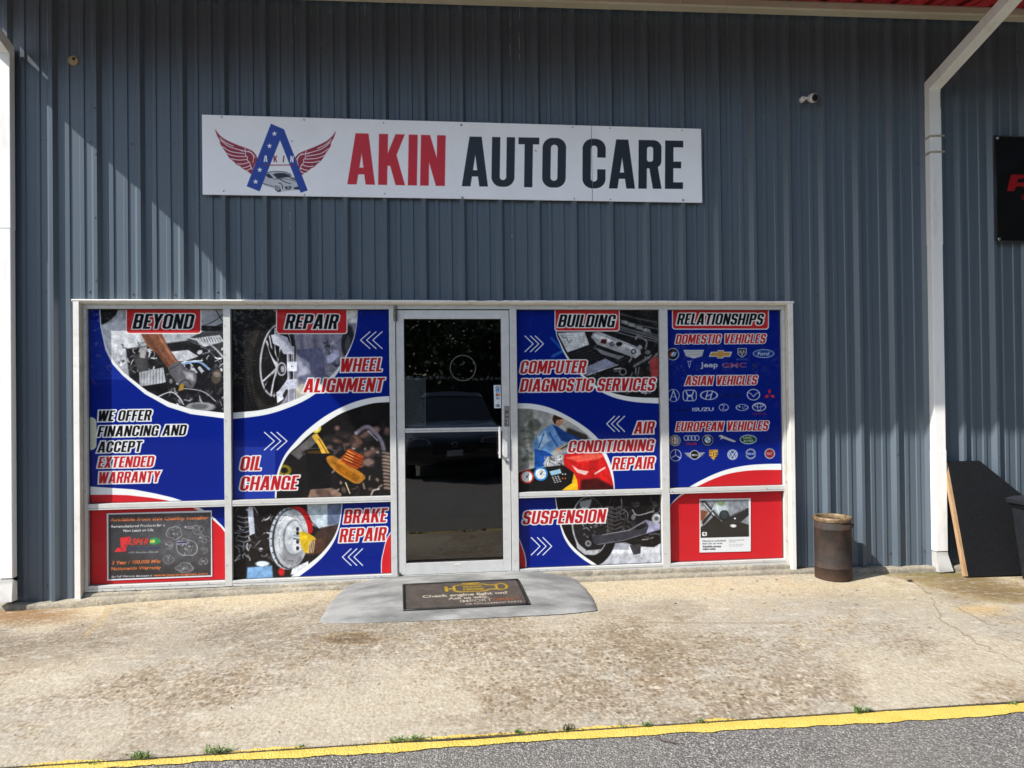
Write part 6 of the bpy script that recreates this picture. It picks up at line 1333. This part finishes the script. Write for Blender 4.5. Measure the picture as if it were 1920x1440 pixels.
# black bin
bn = empty('rubbish_bin', (7.85, -.6, .01), 'black plastic rubbish bin cut by the right frame edge', 'bin'); pm = painted('black_plastic', (.010, .012, .016), (.015, .017, .021), 20, .5, bump=.15, spec=.35)
bm = bmesh.new(); z0 = .012
def rr(x0, x1, y0, y1, z, r_=.03, n=4):
    P = []
    for cx0, cy0, a0 in ((x1-r_, y1-r_, 0), (x0+r_, y1-r_, 90), (x0+r_, y0+r_, 180), (x1-r_, y0+r_, 270)):
        for k in range(n+1): a = math.radians(a0+90*k/n); P.append((cx0+r_*math.cos(a), cy0+r_*math.sin(a), z))
    return P
loft(bm, [rr(7.535, 7.98, -.80, -.36, z0), rr(7.50, 8.01, -.83, -.345, .30), rr(7.468, 8.04, -.86, -.335, .60), rr(7.455, 8.05, -.87, -.33, .605), rr(7.455, 8.05, -.87, -.33, .64)]); link('body', bm, pm, bn)
bm = bmesh.new(); loft(bm, [rr(7.43, 8.07, -.90, -.315, .636), rr(7.43, 8.07, -.90, -.315, .665), rr(7.47, 8.03, -.85, -.35, .685)]); link('lid', bm, pm, bn)

# ------------------------------------------------------------ weeds, twig, leaves and grit
gm = NT('weed_green'); f = gm.noise(40, 2, .5); gm.col(gm.ramp(f, [(.35, (.055, .11, .022)), (.65, (.13, .21, .05))])); gm.rough(.6)
dgm = NT('dry_weed'); f = dgm.noise(40, 2, .5); dgm.col(dgm.ramp(f, [(.35, (.07, .065, .03)), (.65, (.16, .14, .06))])); dgm.rough(.8)
weeds = [(268, 1419, 46, 16, 24, 'wide grass tuft in the joint, the left one of the two largest'), (408, 1411, 50, 16, 30, 'wide grass tuft on the yellow line, the right one of the two largest'), (563, 1402, 16, 8, 10, 'small weed in the joint just right of the two wide tufts'),
         (746, 1391, 34, 14, 22, 'dark grass tuft in the joint below the left of the mat'), (778, 1388, 36, 14, 20, 'grass tuft touching the dark one below the mat'), (808, 1385, 14, 7, 8, 'tiny weed right after the pair of tufts below the mat'),
         (972, 1372, 20, 12, 14, 'upright small weed in the joint below the middle of the ramp'), (940, 1376, 14, 8, 8, 'low weed at the left end of the dark joint gap'), (1062, 1366, 26, 18, 14, 'dry brown stalky weed in the joint'),
         (1214, 1361, 24, 12, 16, 'round green tuft in the joint left of the twig'), (1165, 1360, 14, 6, 8, 'flat little weed left of the round green tuft'), (1310, 1351, 22, 10, 10, 'small weed beside the twig, half in the joint'), (1614, 1336, 30, 18, 18, 'lone bright weed below the ash can'), (180, 1431, 20, 7, 8, 'tiny sprig at the far left end of the line'), (1905, 1323, 20, 8, 9, 'low weed at the right end of the line'), (1010, 1370, 30, 8, 12, 'creeping weed in the dark gap of the joint')]
for k, (px, py, wpx, hpx, nb, lab) in enumerate(weeds):
    x, y = wz(px, py, 0); y = max(-2.52, min(y, -2.49)); s = 1/330; t = bmesh.new(); r = random.Random(100+k); W_ = wpx*s; H_ = max(hpx*s*.8, .018)
    for _ in range(nb*2):
        a = r.uniform(0, 2*math.pi); bx_ = x+r.gauss(0, W_*.16); by_ = y+r.uniform(-.012, .012); L = H_*r.uniform(.5, 1.2); ln_ = W_*r.uniform(.15, .5)
        p0 = Vector((bx_, by_, -.008)); p1 = p0+Vector((math.cos(a)*ln_*.5, math.sin(a)*ln_*.25, L*.75)); p2 = p0+Vector((math.cos(a)*ln_, math.sin(a)*ln_*.5, L*r.uniform(.6, 1))); wd_ = r.uniform(.0015, .0032)
        sd_ = Vector((-math.sin(a), math.cos(a), 0))*wd_; v = [t.verts.new(p) for p in (p0-sd_, p0+sd_, p1+sd_, p1-sd_, p2)]; t.faces.new(v[:4]); t.faces.new((v[3], v[2], v[4]))
        if k in (6, 8, 11, 12) or r.random() < .25:
            for _q in range(2): c = p1+Vector((r.uniform(-.008, .008), r.uniform(-.008, .008), r.uniform(-.006, .006))); q2 = [c+Vector((r.uniform(-.007, .007), r.uniform(-.007, .007), r.uniform(-.004, .004))) for _z in range(3)]; t.faces.new([t.verts.new(v_) for v_ in q2])
    o = link('weed', t, dgm.m if k in (8, 15, 7) else gm.m); tag(o, lab, 'weed', 'weeds growing in the joint by the yellow line')
tw = bmesh.new(); (xa, ya), (xb, yb_), (xc, yc) = wz(1228, 1383, -.004), wz(1245, 1392, -.004), wz(1272, 1396, -.004)
tube(tw, [(xa, ya, .001), (xb, yb_, .004), ((xb+xc)/2, (yb_+yc)/2+.004, .003), (xc, yc, .002)], [.0015, .0028, .003, .002], 6); tube(tw, [(xb, yb_, .004), (xb+.03, yb_-.012, .003)], [.002, .0012], 5)
tag(link('twig', tw, painted('dry_bark', (.10, .065, .045), rough=.8)), 'short bent brown twig on the asphalt below the yellow line', 'twig')
# dark soil packed in the joint
bm = bmesh.new(); r = random.Random(19); x = -3.0; pv = None; wn_ = vnoise(2, 1200, 9, 4)[0]; wn2 = vnoise(2, 1200, 40, 8)[0]; k = 0
while x < 9:
    w0 = max(0.0006, .007*(wn_[k]-.45)+.008*(wn2[k]-.55)+(.005 if 2.65 < x < 3.2 else 0)); yo = -2.4985+.004*(wn2[k]-.5)
    vs = [bm.verts.new((x, yo+.002+.3*w0*wn_[(k*3) % 1100], .0030)), bm.verts.new((x, yo, .0034)), bm.verts.new((x, -2.5035-w0*.9, .0014))]
    if pv: bm.faces.new((pv[0], vs[0], vs[1], pv[1])); bm.faces.new((pv[1], vs[1], vs[2], pv[2]))
    pv = vs; x += .011; k += 1
tag(link('joint_soil', bm, painted('dark_soil', (.07, .055, .035), (.03, .025, .018), 30, .95)), kind='stuff')
bm = bmesh.new(); r = random.Random(55)
for _ in range(1500):
    cl = r.choice([.9, 1.3, 1.75, 2.2, 2.6, 2.8, 3.0, 3.1, 3.3, 3.6, 3.9, 4.3, 4.55, 5.3, 6.2, 7.0]); x = cl+r.gauss(0, .16); y = -2.502+r.gauss(0, .005); s = r.uniform(.002, .006); z = .003+r.uniform(0, .006); a = r.uniform(0, 3.14)
    p = Vector((x, y, z)); u_ = Vector((math.cos(a), math.sin(a)*.6, r.uniform(-.3, .6)))*s; v_ = Vector((-math.sin(a), math.cos(a)*.5, r.uniform(0, .8)))*s*.45
    bm.faces.new([bm.verts.new(q_) for q_ in (p-u_, p-v_, p+u_, p+v_)])
lt = NT('joint_litter_mix'); vv = lt.n('ShaderNodeTexVoronoi', i_Scale=60.0); lt.l(lt.pos(), vv.inputs['Vector']); s4 = lt.n('ShaderNodeSeparateColor'); lt.l(vv.outputs['Color'], s4.inputs[0]); lt.col(lt.ramp(s4.outputs[0], [(.3, (.05, .035, .02)), (.6, (.13, .10, .05)), (.85, (.07, .11, .03))])); lt.rough(.9)
tag(link('joint_litter', bm, lt.m), kind='stuff')
bm = bmesh.new(); r = random.Random(77)
for _ in range(900):
    x = r.uniform(-1.5, 9); y = -.12-abs(r.gauss(0, 1.1)); 
    if y < -2.9 or (1.9 < x < 4.05 and y > -.95): continue
    s = r.uniform(.0012, .0032) if r.random() < .97 else r.uniform(.004, .007); z = gz(x, y)+.0035 if y > -2.5 else -.005
    m_ = bmesh.ops.create_icosphere(bm, subdivisions=1, radius=s, matrix=Matrix.Translation((x, y, z+s*.3)) @ Matrix.Diagonal((r.uniform(.7, 1.8), r.uniform(.7, 1.4), .6, 1)))
gr = NT('grit'); oi = gr.n('ShaderNodeTexVoronoi', i_Scale=25.0); gr.l(gr.pos(), oi.inputs['Vector']); s3 = gr.n('ShaderNodeSeparateColor'); gr.l(oi.outputs['Color'], s3.inputs[0]); gr.col(gr.ramp(s3.outputs[0], [(.3, (.06, .045, .03)), (.6, (.18, .13, .08)), (.9, (.5, .46, .4))])); gr.rough(.9)
tag(link('grit', bm, gr.m), kind='stuff')
lf = [(1006, 1152, .020, (.06, .05, .035), 'small dark leaf on the pavement in front of the ramp'), (1110, 1144, .026, (.05, .05, .035), 'dark curled leaf at the ramp right corner'), (1706, 1089, .03, (.05, .05, .05), 'small flat dark scrap on the pavement near the right downspout'), (1628, 1321, .02, (.35, .36, .36), 'pale blue grey scrap beside the lone bright weed')]
for k, (px, py, s, c, lab) in enumerate(lf):
    x, y = wz(px, py, .03); r = random.Random(k); bm = bmesh.new(); z = gz(x, y)+.009; n = 9; cv = bm.verts.new((x, y, z+s*.28)); ring_ = [bm.verts.new((x+s*math.cos(2*math.pi*i/n)*r.uniform(.8, 1.1), y+s*.55*math.sin(2*math.pi*i/n)*r.uniform(.8, 1.1), z+r.uniform(0, s*.35))) for i in range(n)]
    for i in range(n): bm.faces.new((cv, ring_[i], ring_[(i+1) % n]))
    bmesh.ops.solidify(bm, geom=bm.faces[:], thickness=.001); tag(link('scrap' if k > 1 else 'leaf', bm, painted('dry_leaf', c, rough=.8)), lab, 'litter')

# ------------------------------------------------------------ across the lot: what the door glass mirrors
def surf(name, c, rough, metal=0): return painted(name, c, rough=rough, metal=metal)
car = empty('parked_car', (3.2, -9.4, 0), 'dark blue parked estate car facing the shop, mirrored in the door glass', 'car')
cp = surf('dark_car_paint', (.010, .011, .016), .12); cp.node_tree.nodes['Principled BSDF'].inputs['Coat Weight'].default_value = 1
gls = surf('car_window', (.006, .007, .008), .04); chm = M['chrome']; X = 3.25; YF = -7.15
sec = [(YF, .80, .42, .72, .0), (YF-.12, .86, .30, .80, .0), (YF-.9, .90, .26, .96, .0), (YF-1.25, .91, .26, 1.02, .0), (YF-2.0, .91, .26, 1.04, 1.46), (YF-2.9, .91, .26, 1.04, 1.52), (YF-4.0, .90, .28, 1.04, 1.45), (YF-4.45, .84, .35, 1.0, .0)]
bm = bmesh.new(); L = []
for y, w, zb_, zs, _ in sec: L.append([(X-w, y, zb_), (X-w-.02, y, (zb_+zs)/2), (X-w+.03, y, zs-.06), (X-w+.16, y, zs), (X+w-.16, y, zs), (X+w-.03, y, zs-.06), (X+w+.02, y, (zb_+zs)/2), (X+w, y, zb_)])
loft(bm, L); link('body', bm, cp, car, True)
bm = bmesh.new(); loft(bm, [[(X-.74, YF-1.15, 1.0), (X+.74, YF-1.15, 1.0), (X+.78, YF-4.3, 1.0), (X-.78, YF-4.3, 1.0)], [(X-.60, YF-1.95, 1.46), (X+.60, YF-1.95, 1.46), (X+.62, YF-4.0, 1.46), (X-.62, YF-4.0, 1.46)]]); link('window', bm, gls, car)
bm = bmesh.new(); loft(bm, [rr(X-.62, X+.62, YF-4.02, YF-1.93, 1.46, .1), rr(X-.56, X+.56, YF-3.95, YF-2.05, 1.53, .1)]); link('roof', bm, cp, car)
bm = bmesh.new(); box(bm, X-.42, X+.42, YF-.02, YF+.012, .50, .70, .01); link('grille', bm, M['black'], car)
for s_ in (-1, 1):
    bm = bmesh.new(); loft(bm, [[(X+s_*.45, YF+.010, .66), (X+s_*.80, YF-.06, .70), (X+s_*.80, YF-.06, .78), (X+s_*.47, YF+.0, .745)], [(X+s_*.45, YF-.1, .66), (X+s_*.80, YF-.2, .70), (X+s_*.80, YF-.2, .78), (X+s_*.47, YF-.1, .745)]]); link('headlight', bm, surf('headlight_glass', (.55, .57, .6), .1, .4), car)
    for yy in (YF-.85, YF-3.55):
        bm = bmesh.new(); rings = lathe(bm, [(.001, -.1), (.24, -.1), (.33, -.09), (.335, .09), (.24, .1), (.001, .1)], n=24)
        for v in bm.verts: v.co = Vector((X+s_*.82+v.co.z, yy+v.co.x, .335+v.co.y))
        w = link('wheel', bm, M['black'], car, True); bm = bmesh.new(); lathe(bm, [(.001, 0), (.2, .0), (.22, -.02)], n=16)
        for v in bm.verts: v.co = Vector((X+s_*(.925+v.co.z), yy+v.co.x, .335+v.co.y))
        link('rim', bm, chm, w)
bm = bmesh.new(); box(bm, X-.15, X+.15, YF+.014, YF+.02, .46, .56); link('number_plate', bm, surf('plate_white', (.6, .6, .62), .5), car)
bm = bmesh.new(); lathe(bm, [(.045, YF+.018), (.058, YF+.02), (.060, YF+.012)], (X, 0, .66), 24, 'y'); link('badge', bm, chm, car)

# far side of the lot, and the trees added out of view at its right
grid('lawn', list(np.linspace(-45, 45, 12)), list(np.linspace(-60, -19.5, 8)), lambda x, y: -.004, bpy.data.materials['grassy_earth'])
fe = empty('metal_fence', (0, -23, 0), 'dark corrugated metal fence with a pale scalloped cap across the lot', 'fence'); dk = surf('dark_fence_steel', (.03, .032, .035), .6); pale = surf('galvanised_cap', (.42, .43, .44), .5, .3)
for k in range(12):
    bm = bmesh.new(); x0 = -24+k*4.0; vs = [[bm.verts.new((x0+i*.1, -23+.03*(i % 2), z)) for i in range(41)] for z in (0, 1.92)]
    for i in range(40): bm.faces.new((vs[0][i], vs[0][i+1], vs[1][i+1], vs[1][i]))
    bmesh.ops.solidify(bm, geom=bm.faces[:], thickness=.01); link('fence_panel', bm, dk, fe)
    bm = bmesh.new()
    for i in range(20): box(bm, x0+i*.2, x0+i*.2+.11, -22.9+.02*(i % 3), -22.8, 1.93, 2.06+.02*math.sin(i*1.3+k))
    link('cap_strip', bm, pale, fe)
lm = NT('dark_leaves'); f = lm.noise(2, 3, .6); lm.col(lm.ramp(f, [(.35, (.020, .042, .010)), (.65, (.06, .10, .025))])); lm.rough(.6)
bk = surf('tree_bark', (.07, .055, .04), .9)
trees = [(14, -3.5, 7, 3.2, 'unseen leafy tree added beyond the right end of the lot, nearest the building'), (15.5, -9, 8, 3.6, 'unseen leafy tree added right of the lot, second from the building'), (15, -15, 8, 3.6, 'unseen leafy tree added at the far right corner of the lot'), (-9, -27, 8, 3.6, 'leafy tree behind the fence, farthest left'), (-3.5, -31, 10, 4.2, 'tall leafy tree behind the left half of the fence'), (1.5, -26, 8.5, 3.4, 'leafy tree behind the fence in line with the parked car'), (6.2, -27, 7.0, 3.0, 'lower leafy tree right of the parked car'),  # trees right of the lot are added out of view to darken rib flanks
         (11.5, -30, 9, 4.0, 'leafy tree behind the right half of the fence'), (-16, -30, 10, 4.4, 'leafy tree beyond the fence left end'), (18, -29, 9, 4.2, 'leafy tree beyond the fence right end'), (3.8, -36, 12, 5, 'tallest tree, far behind the parked car')]
for k, (x, y, h, rad, lab) in enumerate(trees):
    t = empty('broadleaf_tree', (x, y, 0), lab, 'tree', 'trees behind the fence'); r = random.Random(50+k); bm = bmesh.new(); tube(bm, [(x, y, 0), (x+.15, y, h*.3), (x-.1, y+.1, h*.6), (x, y, h*.85)], [.28, .22, .15, .05], 8); tips = []
    for q_ in range(9):
        a = q_*2.4; z0_ = h*(.28+.06*q_); L = rad*r.uniform(.6, .95); p = Vector((x+math.cos(a)*L, y+math.sin(a)*L, z0_+L*.6)); tube(bm, [(x, y, z0_), tuple((Vector((x, y, z0_))+p)/2+Vector((0, 0, .1))), tuple(p)], [.09, .06, .02], 5); tips += [p, (Vector((x, y, z0_))+p)/2]
    link('trunk', bm, bk, t); tips.append(Vector((x, y, h*.9))); V_, Fc = [], []; tips += [Vector((x+r.gauss(0, rad*.5), y+r.gauss(0, rad*.5), r.uniform(h*.3, h))) for _ in range(10)]+[Vector((x+r.gauss(0, rad*.7), y+r.gauss(0, rad*.4), r.uniform(1.2, 5))) for _ in range(26)]
    for _ in range(7000):
        c = r.choice(tips); s_ = rad*.24; p = c+Vector((r.gauss(0, s_), r.gauss(0, s_), r.gauss(0, s_*.8))); n0 = len(V_); a = Vector((r.gauss(0, 1), r.gauss(0, 1), r.gauss(0, 1))).normalized(); b_ = a.cross(Vector((r.gauss(0, 1), r.gauss(0, 1), r.gauss(0, 1)))).normalized(); q_ = r.uniform(.09, .20)
        V_ += [p-a*q_, p+b_*q_*.6, p+a*q_, p-b_*q_*.6]; Fc.append((n0, n0+1, n0+2, n0+3))
    me = bpy.data.meshes.new('crown'); me.from_pydata([tuple(v) for v in V_], [], Fc); me.materials.append(lm.m); o = bpy.data.objects.new('crown', me); COL.objects.link(o); o.parent = t; o.matrix_parent_inverse = parent_inv(t)
